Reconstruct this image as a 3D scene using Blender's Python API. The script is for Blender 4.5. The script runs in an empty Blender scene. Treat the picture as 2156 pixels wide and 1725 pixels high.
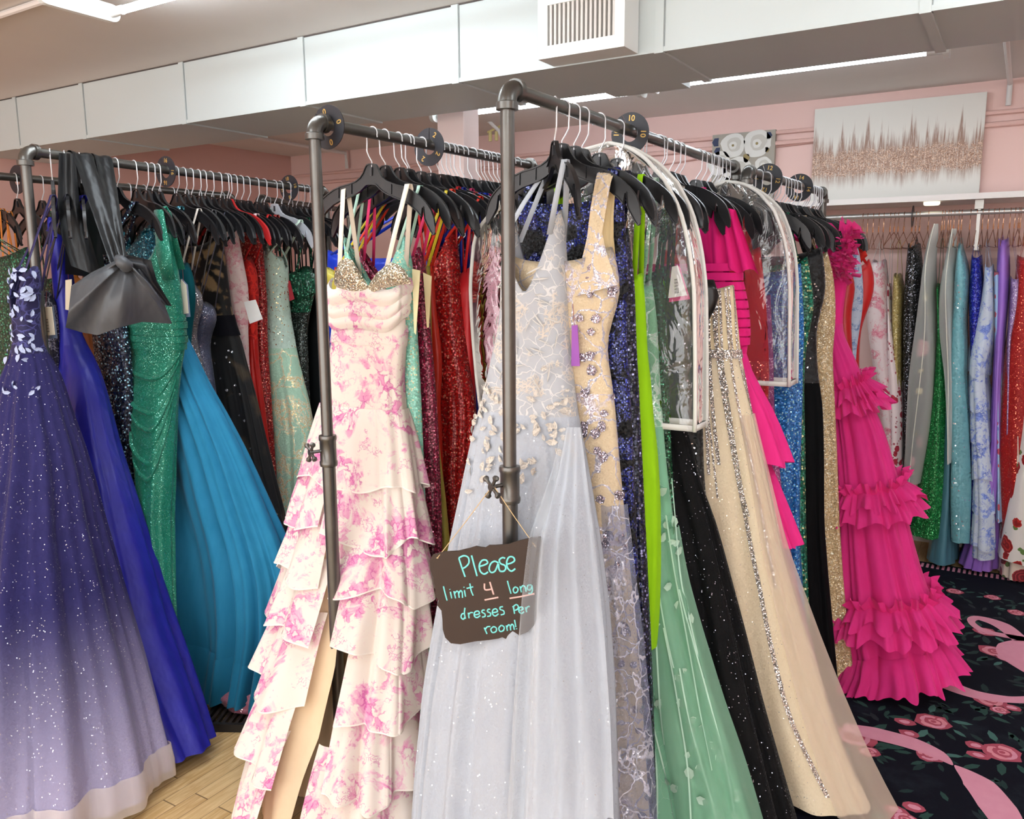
import bpy, math, random
import numpy as np
from mathutils import Vector, Matrix
PI = math.pi
sc = bpy.context.scene
# ------------------------------------------------------------------ camera
CX, CY, FPX = 1078.0, 862.5, 1750.0
YAW, PITCH, ROLL = [math.radians(a) for a in (31.486, 9.363, -0.372)]
_f = np.array([-math.sin(YAW)*math.cos(PITCH), math.cos(YAW)*math.cos(PITCH), -math.sin(PITCH)])
_r0 = np.array([math.cos(YAW), math.sin(YAW), 0.0]); _u0 = np.cross(_r0, _f)
_r = _r0*math.cos(ROLL)+_u0*math.sin(ROLL); _u = -_r0*math.sin(ROLL)+_u0*math.cos(ROLL)
CAM = np.array([0.0, 0.0, 1.6])
cam = bpy.data.cameras.new('camera'); co = bpy.data.objects.new('camera', cam)
sc.collection.objects.link(co); sc.camera = co
co.matrix_world = Matrix(((_r[0], _u[0], -_f[0], 0), (_r[1], _u[1], -_f[1], 0), (_r[2], _u[2], -_f[2], 1.6), (0, 0, 0, 1)))
cam.sensor_fit = 'HORIZONTAL'; cam.sensor_width = 36.0; cam.lens = FPX/2156*36; cam.clip_start = 0.05
# ------------------------------------------------------------------ world, exposure
w = bpy.data.worlds.new('shop_ambient'); sc.world = w; w.use_nodes = True
w.node_tree.nodes['Background'].inputs[0].default_value = (1.0, 0.98, 0.965, 1)
w.node_tree.nodes['Background'].inputs[1].default_value = 1.95
sc.view_settings.view_transform = 'Standard'; sc.view_settings.look = 'None'
sc.view_settings.gamma = 1.0; sc.view_settings.use_curve_mapping = False
sc.view_settings.exposure = 1.1
TUBE = 20.0          # emission of the ceiling tubes
sc.cycles.use_denoising = True
sc.cycles.max_bounces = 7; sc.cycles.diffuse_bounces = 3; sc.cycles.glossy_bounces = 2
sc.cycles.transmission_bounces = 3; sc.cycles.transparent_max_bounces = 9
sc.cycles.caustics_reflective = False; sc.cycles.caustics_refractive = False
sc.cycles.use_adaptive_sampling = True; sc.cycles.adaptive_threshold = 0.03
rnd = random.Random(7)

def at(ax, val, px, py):
    """world point on the plane axis=val that this spot of the photograph shows"""
    d = _f+_r*(px-CX)/FPX-_u*(py-CY)/FPX
    return CAM+d*((val-CAM[ax])/d[ax])
def lin(h):
    h = h.lstrip('#'); o = []
    for i in (0, 2, 4):
        c = int(h[i:i+2], 16)/255; o.append(c/12.92 if c <= .04045 else ((c+.055)/1.055)**2.4)
    return (o[0], o[1], o[2], 1.0)
# ------------------------------------------------------------------ objects
COL = sc.collection
def tag(o, label=None, cat=None, group=None, kind=None):
    if label: o['label'] = label
    if cat: o['category'] = cat
    if group: o['group'] = group
    if kind: o['kind'] = kind
    return o
def empty(name, loc, rz=0.0):
    o = bpy.data.objects.new(name, None); COL.objects.link(o); o.location = loc; o.rotation_euler = (0, 0, rz)
    o.empty_display_size = .05
    return o
class MB:
    """collects polygons, builds one mesh object"""
    def __init__(s): s.v = []; s.f = []; s.m = []
    def add(s, V, F, mi=0):
        b = len(s.v); s.v += [tuple(map(float, p)) for p in V]
        for q in F: s.f.append(tuple(i+b for i in q)); s.m.append(mi)
        return s
    def box(s, a, b, mi=0):
        x0, y0, z0 = a; x1, y1, z1 = b
        V = [(x0, y0, z0), (x1, y0, z0), (x1, y1, z0), (x0, y1, z0), (x0, y0, z1), (x1, y0, z1), (x1, y1, z1), (x0, y1, z1)]
        return s.add(V, [(0, 3, 2, 1), (4, 5, 6, 7), (0, 1, 5, 4), (1, 2, 6, 5), (2, 3, 7, 6), (3, 0, 4, 7)], mi)
    def tube(s, path, rad, n=8, mi=0, closed=False, caps=True, up=None):
        P = [Vector(p) for p in path]; k = len(P)
        rads = rad if isinstance(rad, (list, tuple)) else [rad]*k
        ref = None; V = []
        for i in range(k):
            a = P[(i-1) % k] if (closed or i > 0) else P[i]; b = P[(i+1) % k] if (closed or i < k-1) else P[i]
            t = (b-a)
            t = t.normalized() if t.length > 1e-9 else Vector((0, 0, 1))
            if ref is None: ref = Vector((0, 0, 1)) if abs(t.z) < .9 else Vector((1, 0, 0))
            x = (ref-t*ref.dot(t)).normalized(); y = t.cross(x); ref = x
            for j in range(n):
                g = 2*PI*j/n; V.append(P[i]+(x*math.cos(g)+y*math.sin(g))*rads[i])
        F = []
        for i in range(k if closed else k-1):
            for j in range(n):
                a, b = i*n+j, i*n+(j+1) % n; i2 = ((i+1) % k)*n
                F.append((a, b, i2+(j+1) % n, i2+j))
        if caps and not closed: F += [tuple(range(n-1, -1, -1)), tuple(range((k-1)*n, k*n))]
        return s.add(V, F, mi)
    def ribbon(s, path, w, th=.0015, wd=(1, 0, 0), mi=0):
        """flat band along path, width w along wd"""
        P = [Vector(p) for p in path]; W = Vector(wd).normalized(); V = []; k = len(P)
        ws = w if isinstance(w, (list, tuple)) else [w]*k
        for i in range(k):
            t = (P[min(i+1, k-1)]-P[max(i-1, 0)]).normalized(); n = t.cross(W)
            n = n.normalized() if n.length > 1e-6 else Vector((0, 1, 0)); h = W*ws[i]/2
            V += [P[i]-h-n*th/2, P[i]+h-n*th/2, P[i]+h+n*th/2, P[i]-h+n*th/2]
        F = []
        for i in range(k-1):
            for j in range(4):
                a, b = i*4+j, i*4+(j+1) % 4; F.append((a, b, b+4, a+4))
        F += [(3, 2, 1, 0), tuple(range(4*k-4, 4*k))]
        return s.add(V, F, mi)
    def prism(s, pts, y0, y1, mi=0, axes=(0, 2, 1)):
        """polygon in the plane of axes[0], axes[1] extruded along axes[2]"""
        n = len(pts); V = []
        for y in (y0, y1):
            for p in pts:
                q = [0, 0, 0]; q[axes[0]] = p[0]; q[axes[1]] = p[1]; q[axes[2]] = y; V.append(q)
        F = [tuple(range(n)), tuple(range(2*n-1, n-1, -1))]+[(i, i+n, (i+1) % n+n, (i+1) % n) for i in range(n)]
        return s.add(V, F, mi)
    def lathe(s, prof, c=(0, 0, 0), n=20, axis=2, mi=0):
        V = []; k = len(prof)
        for r, h in prof:
            for j in range(n):
                g = 2*PI*j/n; a, b = r*math.cos(g), r*math.sin(g)
                q = {2: (a, b, h), 1: (a, h, b), 0: (h, a, b)}[axis]
                V.append((q[0]+c[0], q[1]+c[1], q[2]+c[2]))
        F = [(i*n+j, i*n+(j+1) % n, (i+1)*n+(j+1) % n, (i+1)*n+j) for i in range(k-1) for j in range(n)]
        F += [tuple(range(n-1, -1, -1)), tuple(range((k-1)*n, k*n))]
        return s.add(V, F, mi)
    def grid(s, P, wrap=False, mi=0):
        """P: rows of points"""
        R = len(P); Mn = len(P[0]); V = [p for row in P for p in row]; e = Mn if wrap else Mn-1
        F = [(i*Mn+j, i*Mn+(j+1) % Mn, (i+1)*Mn+(j+1) % Mn, (i+1)*Mn+j) for i in range(R-1) for j in range(e)]
        return s.add(V, F, mi)
    def build(s, name, mat, parent=None, smooth=True, loc=None, sharp=40):
        me = bpy.data.meshes.new(name); me.from_pydata(s.v, [], s.f)
        for m in (mat if isinstance(mat, (list, tuple)) else [mat]): me.materials.append(m)
        if any(s.m): me.polygons.foreach_set('material_index', s.m)
        if smooth:
            me.polygons.foreach_set('use_smooth', [True]*len(s.f))
            if sharp: me.set_sharp_from_angle(angle=math.radians(sharp))
        me.update()
        o = bpy.data.objects.new(name, me); COL.objects.link(o)
        if parent is not None: o.parent = parent
        if loc is not None: o.location = loc
        return o
def clone(root):
    c = root.copy(); COL.objects.link(c)
    for ch in root.children:
        d = ch.copy(); COL.objects.link(d); d.parent = c
        for g in ch.children:
            e = g.copy(); COL.objects.link(e); e.parent = d
    return c
# ------------------------------------------------------------------ materials
class NT:
    def __init__(s, name):
        s.mat = bpy.data.materials.new(name); s.mat.use_nodes = True
        s.t = s.mat.node_tree; s.t.nodes.clear()
        s.out = s.t.nodes.new('ShaderNodeOutputMaterial')
        s._c = None
    def n(s, typ, ins=None, **props):
        q = s.t.nodes.new(typ)
        for k, v in props.items(): setattr(q, k, v)
        for k, v in (ins or {}).items(): s.put(q.inputs[k], v)
        return q
    def put(s, sock, v):
        if hasattr(v, 'is_output') or isinstance(v, bpy.types.NodeSocket): s.t.links.new(v, sock)
        else: sock.default_value = v
    def co(s):
        if s._c is None: s._c = s.n('ShaderNodeTexCoord').outputs['Object']
        return s._c
    def scaled(s, sx, sy, sz):
        return s.n('ShaderNodeVectorMath', {0: s.co(), 1: (sx, sy, sz)}, operation='MULTIPLY').outputs[0]
    def math(s, op, a, b=0.0, clamp=False):
        return s.n('ShaderNodeMath', {0: a, 1: b}, operation=op, use_clamp=clamp).outputs[0]
    def mix(s, fac, a, b):
        q = s.n('ShaderNodeMix', data_type='RGBA'); s.put(q.inputs[0], fac); s.put(q.inputs[6], a); s.put(q.inputs[7], b)
        return q.outputs[2]
    def ramp(s, x, a, b):
        q = s.n('ShaderNodeMapRange', {0: x, 1: a, 2: b, 3: 0.0, 4: 1.0}, interpolation_type='SMOOTHSTEP'); return q.outputs[0]
    def noise(s, scale, detail=3.0, vec=None, rough=.55, dist=0.0):
        return s.n('ShaderNodeTexNoise', {'Vector': vec if vec is not None else s.co(), 'Scale': scale, 'Detail': detail, 'Roughness': rough, 'Distortion': dist})
    def voro(s, scale, vec=None, feature='F1', rand=1.0):
        return s.n('ShaderNodeTexVoronoi', {'Vector': vec if vec is not None else s.co(), 'Scale': scale, 'Randomness': rand}, feature=feature)
    def bump(s, h, strength=.3, dist=.002):
        return s.n('ShaderNodeBump', {'Height': h, 'Strength': strength, 'Distance': dist}).outputs[0]
    def jitter(s, vec, k):
        g = s.n('ShaderNodeNewGeometry').outputs['Normal']
        d = s.n('ShaderNodeVectorMath', {0: vec, 1: (.5, .5, .5)}, operation='SUBTRACT').outputs[0]
        d = s.n('ShaderNodeVectorMath', {0: d, 3: k}, operation='SCALE').outputs[0]
        a = s.n('ShaderNodeVectorMath', {0: g, 1: d}, operation='ADD').outputs[0]
        return s.n('ShaderNodeVectorMath', {0: a}, operation='NORMALIZE').outputs[0]
    def pbr(s, col, rough=.6, metal=0.0, normal=None, spec=.4, sheen=0.0, coat=0.0, emit=None, es=0.0, alpha=None):
        q = s.n('ShaderNodeBsdfPrincipled', {'Base Color': col, 'Roughness': rough, 'Metallic': metal, 'Specular IOR Level': spec})
        if sheen: q.inputs['Sheen Weight'].default_value = sheen; q.inputs['Sheen Roughness'].default_value = .4
        if coat: s.put(q.inputs['Coat Weight'], coat); q.inputs['Coat Roughness'].default_value = .15
        if normal is not None: s.put(q.inputs['Normal'], normal)
        if emit is not None: s.put(q.inputs['Emission Color'], emit); q.inputs['Emission Strength'].default_value = es
        if alpha is not None: s.put(q.inputs['Alpha'], alpha)
        return q.outputs[0]
    def sheer(s, shader, amt=.6):
        """woven net: see-through straight on, denser where it turns away"""
        f = s.n('ShaderNodeLayerWeight', {'Blend': .35}).outputs['Facing']
        f = s.n('ShaderNodeMapRange', {0: f, 1: 0.0, 2: .8, 3: amt, 4: min(1.0, amt+.4)}).outputs[0]
        t = s.n('ShaderNodeBsdfTransparent').outputs[0]
        q = s.n('ShaderNodeMixShader', {0: f, 1: t, 2: shader}); return q.outputs[0]
    def done(s, shader):
        s.t.links.new(shader, s.out.inputs[0]); return s.mat
MC = {}
def cache(fn):
    def g(*a, **k):
        key = (fn.__name__, a, tuple(sorted(k.items())))
        if key not in MC: MC[key] = fn(*a, **k)
        return MC[key]
    return g
@cache
def plain(c, rough=.6, metal=0.0, spec=.4, sheen=0.0, bump=0.0, bs=400.0):
    t = NT('plain_'+c.strip('#')); nm = t.bump(t.noise(bs).outputs[0], bump, .001) if bump else None
    return t.done(t.pbr(lin(c), rough, metal, nm, spec, sheen))
@cache
def satin(c, c2=None, rough=.33, var=.12):
    t = NT('satin_'+c.strip('#')); v = t.scaled(6, 6, 1.6); n = t.noise(3.0, 2.0, v)
    col = t.mix(n.outputs[0], lin(c), lin(c2 or c))
    return t.done(t.pbr(col, rough, 0.05, t.bump(n.outputs[0], .35, .02), .38, .03))
@cache
def cloth(c, c2=None, sc_=1.0):
    t = NT('cloth_'+c.strip('#')); n = t.noise(9.0*sc_, 3.0, t.scaled(3, 3, .7))
    col = t.mix(n.outputs[0], lin(c), lin(c2 or c)); fine = t.noise(900.0, 1.0)
    return t.done(t.pbr(col, .75, 0, t.bump(fine.outputs[0], .15, .0006), .10, .04))
@cache
def glitter(c, spark='ffffff', dens=.12, scale=330.0, c2=None, sheer=None, rough=.55):
    t = NT('glitter_'+c.strip('#')); v = t.voro(scale); n = t.noise(8.0, 2.0, t.scaled(3, 3, .6))
    base = t.mix(n.outputs[0], lin(c), lin(c2 or c))
    r = t.n('ShaderNodeSeparateColor', {0: v.outputs['Color']}).outputs[0]
    m = t.math('MULTIPLY', t.math('GREATER_THAN', r, 1-dens), t.math('LESS_THAN', v.outputs['Distance'], .5))
    col = t.mix(m, base, lin(spark))
    s = t.pbr(col, t.math('SUBTRACT', rough, t.math('MULTIPLY', m, rough-.18)), t.math('MULTIPLY', m, .75), t.jitter(v.outputs['Color'], .5), .4, .2)
    return t.done(t.sheer(s, sheer) if sheer else s)
@cache
def sequin(c, c2, c3=None, scale=190.0, k=1.1, metal=.55, gap=.35, rough=.24, patch=0.0, ground=None):
    """overlapping little discs, each tilted its own way"""
    t = NT('sequin_'+c.strip('#')); v = t.voro(scale, rand=.75)
    rgb = t.n('ShaderNodeSeparateColor', {0: v.outputs['Color']})
    col = t.mix(t.ramp(rgb.outputs[1], .1, .8), lin(c), lin(c2))
    if c3: col = t.mix(t.math('GREATER_THAN', rgb.outputs[2], .86), col, lin(c3))
    rim = t.ramp(v.outputs['Distance'], .42, .62)
    g0 = lin(ground) if ground else tuple(x*(gap+.2) for x in lin(c)[:3])+(1,)
    if patch:
        p = t.noise(patch, 4.0, None, .6, 1.2); pm = t.ramp(p.outputs[0], .45, .53)
        rim = t.math('MAXIMUM', rim, t.math('SUBTRACT', 1.0, pm))
    col = t.mix(rim, col, g0); inv = t.math('SUBTRACT', 1.0, rim)
    return t.done(t.pbr(col, t.math('ADD', t.math('MULTIPLY', rim, .45), rough), t.math('MULTIPLY', inv, metal*.45), t.jitter(v.outputs['Color'], k), .5, 0, t.math('MULTIPLY', inv, .4)))
@cache
def tulle(c, amt=.6, c2=None, spark=None, dens=.05, fade=None):
    t = NT('tulle_'+c.strip('#')); n = t.noise(7.0, 2.0, t.scaled(4, 4, .6)); col = t.mix(n.outputs[0], lin(c), lin(c2 or c))
    if fade:      # dyed from one colour at the waist to another at the hem
        z = t.n('ShaderNodeSeparateXYZ', {0: t.co()}).outputs[2]
        col = t.mix(t.ramp(z, fade[2], fade[1]), lin(fade[0]), col)
    rough, metal, nm = .8, 0.0, None
    if spark:
        v = t.voro(260.0); r = t.n('ShaderNodeSeparateColor', {0: v.outputs['Color']}).outputs[0]
        m = t.math('MULTIPLY', t.math('GREATER_THAN', r, 1-dens), t.math('LESS_THAN', v.outputs['Distance'], .42))
        col = t.mix(m, col, lin(spark)); rough = t.math('SUBTRACT', .8, t.math('MULTIPLY', m, .6)); metal = t.math('MULTIPLY', m, .7)
        nm = t.jitter(v.outputs['Color'], .35)
    s = t.pbr(col, rough, metal, nm, .2, .12)
    tr = t.n('ShaderNodeBsdfTranslucent', {0: col}).outputs[0]
    s = t.n('ShaderNodeMixShader', {0: .12, 1: s, 2: tr}).outputs[0]
    return t.done(t.sheer(s, amt) if amt < 1 else s)
@cache
def floral(c, cols, scale=7.0, thr=.54, green=None, sheer=None, fine=26.0):
    t = NT('floral_'+c.strip('#')); w1 = t.noise(scale, 5.0, None, .68, .9)
    warp = t.n('ShaderNodeVectorMath', {0: t.co(), 1: t.n('ShaderNodeVectorMath', {0: t.noise(fine, 3.0).outputs['Color'], 3: .06}, operation='SCALE').outputs[0]}, operation='ADD').outputs[0]
    pet = t.voro(scale*5.5, warp); edge = t.voro(scale*5.5, warp, 'DISTANCE_TO_EDGE'); e2 = t.voro(scale*9.0, warp, 'DISTANCE_TO_EDGE')
    bl = t.ramp(w1.outputs[0], thr-.05, thr+.07)
    r = t.n('ShaderNodeSeparateColor', {0: pet.outputs['Color']})
    f = t.math('MULTIPLY', bl, t.ramp(r.outputs[0], .25, .7))
    col = t.mix(t.math('MULTIPLY', f, .85), lin(c), lin(cols[0]))
    f2 = t.math('MULTIPLY', t.ramp(w1.outputs[0], thr, thr+.12), t.ramp(edge.outputs['Distance'], .14, .02))
    col = t.mix(t.math('MULTIPLY', f2, .75), col, lin(cols[1]))
    sp = t.math('MULTIPLY', t.ramp(t.noise(scale*2.6, 3.0, None, .6).outputs[0], .56, .62), t.ramp(e2.outputs['Distance'], .10, .02))
    col = t.mix(t.math('MULTIPLY', sp, .55), col, lin(cols[1]))
    if green:
        g = t.math('MULTIPLY', t.ramp(t.noise(scale*2.2, 3.0, t.scaled(1, 1, .8), .6, 1.0).outputs[0], .6, .66), t.math('SUBTRACT', 1.0, bl))
        col = t.mix(g, col, lin(green))
    s = t.pbr(col, .75, 0, t.bump(t.noise(600.0, 1.0).outputs[0], .1, .0006), .25, .2)
    tr = t.n('ShaderNodeBsdfTranslucent', {0: col}).outputs[0]
    s = t.n('ShaderNodeMixShader', {0: .18, 1: s, 2: tr}).outputs[0]
    return t.done(t.sheer(s, sheer) if sheer else s)
@cache
def roses(c, petal, dark, leaf, scale=9.0, size=.42, sheer=None):
    """round roses with leaves scattered over a plain ground"""
    t = NT('roses_'+c.strip('#')); wv = t.n('ShaderNodeVectorMath', {0: t.co(), 1: t.n('ShaderNodeVectorMath', {0: t.noise(30.0, 2.0).outputs['Color'], 3: .02}, operation='SCALE').outputs[0]}, operation='ADD').outputs[0]
    v = t.voro(scale, wv); v2 = t.voro(scale*2.1, wv); r = t.n('ShaderNodeSeparateColor', {0: v.outputs['Color']})
    m = t.math('MULTIPLY', t.math('LESS_THAN', v.outputs['Distance'], size), t.math('GREATER_THAN', r.outputs[1], .3))
    sw = t.math('SINE', t.math('MULTIPLY', v.outputs['Distance'], 46.0)); rose = t.mix(t.ramp(sw, -.6, .8), lin(dark), lin(petal))
    r2 = t.n('ShaderNodeSeparateColor', {0: v2.outputs['Color']})
    lm = t.math('MULTIPLY', t.math('LESS_THAN', v2.outputs['Distance'], .34), t.math('GREATER_THAN', r2.outputs[0], .62))
    col = t.mix(lm, lin(c), lin(leaf)); col = t.mix(m, col, rose)
    s = t.pbr(col, .65, 0, None, .3, .2)
    return t.done(t.sheer(s, sheer) if sheer else s)
@cache
def lace(c, emb, scale=16.0, sheer=None, bead=None, width=.09, emb2=None):
    t = NT('lace_'+c.strip('#')); wn = t.noise(11.0, 3.0)
    wv = t.n('ShaderNodeVectorMath', {0: t.co(), 1: t.n('ShaderNodeVectorMath', {0: wn.outputs['Color'], 3: .08}, operation='SCALE').outputs[0]}, operation='ADD').outputs[0]
    e = t.voro(scale, wv, 'DISTANCE_TO_EDGE'); ln = t.ramp(e.outputs['Distance'], width, width*.35)
    fl = t.voro(scale*3.2, wv, 'DISTANCE_TO_EDGE'); pt = t.ramp(t.noise(scale*.6, 2.0).outputs[0], .52, .6)
    fm = t.math('MULTIPLY', pt, t.ramp(fl.outputs['Distance'], .2, .08)); m = t.math('MAXIMUM', ln, fm)
    col = t.mix(m, lin(c), t.mix(pt, lin(emb), lin(emb2 or emb))); rough, metal = .7, 0.0; nm = t.bump(m, .5, .003)
    if bead:
        v = t.voro(330.0); r = t.n('ShaderNodeSeparateColor', {0: v.outputs['Color']}).outputs[0]
        bm = t.math('MULTIPLY', m, t.math('GREATER_THAN', r, .45)); col = t.mix(bm, col, lin(bead))
        rough = t.math('SUBTRACT', .7, t.math('MULTIPLY', bm, .5)); metal = t.math('MULTIPLY', bm, .3); nm = t.jitter(v.outputs['Color'], .6)
    s = t.pbr(col, rough, metal, nm, .35, .1)
    if sheer:
        f = t.math('MAXIMUM', m, sheer); s = t.n('ShaderNodeMixShader', {0: f, 1: t.n('ShaderNodeBsdfTransparent').outputs[0], 2: s}).outputs[0]
    return t.done(s)
@cache
def beads(c='e9e2d8', c2='b9b0a6', scale=420.0):
    t = NT('beads_'+c.strip('#')); v = t.voro(scale); col = t.mix(v.outputs['Color'], lin(c), lin(c2))
    return t.done(t.pbr(col, .15, .7, t.jitter(v.outputs['Color'], 1.2), .6))
@cache
def clear_film(dens=.05):
    t = NT('clear_vinyl'); a = t.noise(7.0, 3.0, t.scaled(1.4, 1.4, .8), .55, 1.2)
    b = t.bump(a.outputs[0], .5, .03)
    g = t.n('ShaderNodeBsdfGlossy', {'Color': (1, 1, 1, 1), 'Roughness': .09, 'Normal': b}).outputs[0]
    d = t.n('ShaderNodeBsdfDiffuse', {'Color': (.8, .84, .88, 1)}).outputs[0]
    tr = t.n('ShaderNodeBsdfTransparent', {'Color': (.97, .98, .99, 1)}).outputs[0]
    fr = t.n('ShaderNodeFresnel', {'IOR': 1.65, 'Normal': b}).outputs[0]
    s = t.n('ShaderNodeMixShader', {0: dens, 1: tr, 2: d}).outputs[0]
    return t.done(t.n('ShaderNodeMixShader', {0: t.math('MULTIPLY', fr, 1.1, True), 1: s, 2: g}).outputs[0])
@cache
def steel():
    t = NT('pipe_steel'); n = t.noise(14.0, 4.0); f = t.noise(260.0, 2.0)
    col = t.mix(n.outputs[0], lin('5c5a57'), lin('767470'))
    return t.done(t.pbr(col, t.math('ADD', t.math('MULTIPLY', n.outputs[0], .14), .26), .8, t.bump(f.outputs[0], .06, .0005), .5))
@cache
def hplastic():
    t = NT('black_plastic'); n = t.noise(60.0, 2.0)
    return t.done(t.pbr(lin('19191c'), t.math('ADD', t.math('MULTIPLY', n.outputs[0], .12), .27), 0, None, .55))
@cache
def paint(c, rough=.6, bump=.12, bs=90.0, c2=None):
    t = NT('paint_'+c.strip('#')); n = t.noise(bs, 4.0); b = t.noise(2.2, 3.0)
    return t.done(t.pbr(t.mix(b.outputs[0], lin(c), lin(c2 or c)), rough, 0, t.bump(n.outputs[0], bump, .002), .3))
@cache
def glow(c, s):
    t = NT('glow_'+c.strip('#')); return t.done(t.n('ShaderNodeEmission', {0: lin(c), 1: s}).outputs[0])
# ------------------------------------------------------------------ room shell
ZC, YB, XL_, XR_, YF = 2.60, 5.35, -5.5, 3.2, -3.5
def struct(name, mb, m, **k):
    o = mb.build(name, m, smooth=False, **k); o['kind'] = 'structure'; return o
def wood_mat():
    t = NT('maple_boards'); sp = t.n('ShaderNodeSeparateXYZ', {0: t.co()})
    bw = .058; xi = t.math('DIVIDE', sp.outputs[0], bw); row = t.math('FLOOR', xi); fx = t.math('FRACT', xi)
    rr = t.n('ShaderNodeTexWhiteNoise', {'W': row}, noise_dimensions='1D').outputs[0]
    yi = t.math('ADD', t.math('DIVIDE', sp.outputs[1], 1.1), t.math('MULTIPLY', rr, 7.0)); fy = t.math('FRACT', yi)
    cell = t.math('ADD', t.math('MULTIPLY', t.math('FLOOR', yi), 3.7), t.math('MULTIPLY', row, 1.37))
    rc = t.n('ShaderNodeTexWhiteNoise', {'W': cell}, noise_dimensions='1D').outputs[0]
    g = t.noise(10.0, 4.0, t.scaled(8, .7, 1), .6, .8)
    col = t.mix(rc, lin('d9b985'), lin('c59f69')); col = t.mix(t.ramp(g.outputs[0], .35, .75), col, lin('e3c896'))
    gap = t.math('MAXIMUM', t.math('LESS_THAN', fx, .035), t.math('LESS_THAN', fy, .004))
    col = t.mix(t.math('MULTIPLY', gap, .85), col, lin('6d5233'))
    return t.done(t.pbr(col, .42, 0, t.bump(t.math('SUBTRACT', 1.0, gap), .3, .002), .4))
struct('floor', MB().box((XL_-.1, YF, -.1), (XR_, YB+.1, 0)), wood_mat())
struct('ceiling', MB().box((XL_-.1, YF, ZC), (XR_, YB+.1, ZC+.1)), paint('e6e0db', .8, .25, 40.0, 'dfd8d3'))
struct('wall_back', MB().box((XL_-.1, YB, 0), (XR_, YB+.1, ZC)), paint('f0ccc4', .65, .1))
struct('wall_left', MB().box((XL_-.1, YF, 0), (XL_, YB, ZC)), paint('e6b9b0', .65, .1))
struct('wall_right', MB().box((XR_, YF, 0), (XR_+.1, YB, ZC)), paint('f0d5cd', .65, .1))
struct('baseboard_back', MB().box((XL_, YB-.015, 0), (XR_, YB, .11)), paint('efe7e2', .5))
struct('baseboard_left', MB().box((XL_, YF, 0), (XL_+.015, YB-.015, .11)), paint('efe7e2', .5))
# square column that meets the duct
x0 = at(1, 3.46, 922, 300)[0]; x1 = at(1, 3.46, 976, 300)[0]; y1 = at(0, x1, 1008, 300)[1]
struct('column', MB().box((x0, 3.46, 0), (x1, y1, ZC)), paint('f1d8d2', .6, .1))
# long boxed air duct under the ceiling
DY0, DY1, DZ = 2.745, 3.245, 2.322
duct = empty('air_duct', (-1.5, DY0, DZ)); tag(duct, 'long white boxed air duct running across the room under the ceiling', 'duct')
white = paint('d2dada', .5, .06, 60.0, 'ccd4d4')
def child(mb, name, m, par, smooth=False, **k):
    o = mb.build(name, m, par, smooth=smooth, **k); o.matrix_parent_inverse = Matrix.Translation(-Vector(par.location)) if par.rotation_euler.z == 0 else Matrix.Identity(4); return o
child(MB().box((XL_, DY0, DZ), (XR_, DY1, ZC)), 'casing', white, duct)
child(MB().box((-1.53, DY1, DZ), (-1.205, DY1+.1, ZC)), 'collar_box', white, duct)
for px in (36, 178, 383, 637, 961, 1388, 1950):
    X = at(1, DY0, px, 150 if px > 300 else 260)[0]
    if px > 1900: X = at(1, DY0, px, 20)[0]
    child(MB().box((X-.017, DY0-.006, DZ-.007), (X+.014, DY1+.004, ZC-.002)), 'seam_strip', white, duct)
    child(MB().box((X+.0145, DY0-.0035, DZ-.004), (X+.0175, DY0+.02, ZC-.002)), 'seam_gap', plain('9fa5a6', .8), duct)
child(MB().box((XL_, DY0-.004, DZ-.004), (XR_, DY0+.012, DZ+.012)), 'edge_strip', white, duct)
child(MB().box((XL_, DY0-.003, ZC-.006), (XR_, DY0+.01, ZC-.0005)), 'top_gap', plain('5a5452', .9), duct)
vx0, vx1, vy, vz1 = -1.494, -1.172, 2.625, 2.525
vent = empty('vent_box', (-1.33, vy, DZ)); tag(vent, 'white vent box with slatted grille standing out from the duct', 'vent')
gx0, gx1, gz0, gz1 = vx0+.037, vx1-.035, DZ+.04, 2.492
m = MB()
for a, b in (((vx0, vy, DZ), (gx0, DY0-.006, vz1)), ((gx1, vy, DZ), (vx1, DY0-.006, vz1)), ((gx0, vy, DZ), (gx1, DY0-.006, gz0)), ((gx0, vy, gz1), (gx1, DY0-.006, vz1))): m.box(a, b)
child(m, 'frame', paint('f2f4f2', .45, .03), vent)
m = MB().box((gx0, DY0-.02, gz0), (gx1, DY0-.008, gz1)); child(m, 'dark_back', plain('151212', .9), vent)
m = MB(); n = 15
for i in range(n):
    x = gx0+(i+.65)*(gx1-gx0)/n; m.box((x-.0042, vy+.004, gz0-.001), (x+.0042, vy+.03, gz1+.001))
child(m, 'vertical_slat', paint('d9d4cf', .5), vent)['kind'] = 'stuff'
m = MB()
for i in range(11):
    z = gz0+(i+.5)*(gz1-gz0)/11; m.box((gx0, vy+.034, z-.003), (gx1, vy+.05, z+.003))
child(m, 'cross_slat', paint('8d8783', .5), vent)['kind'] = 'stuff'
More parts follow.
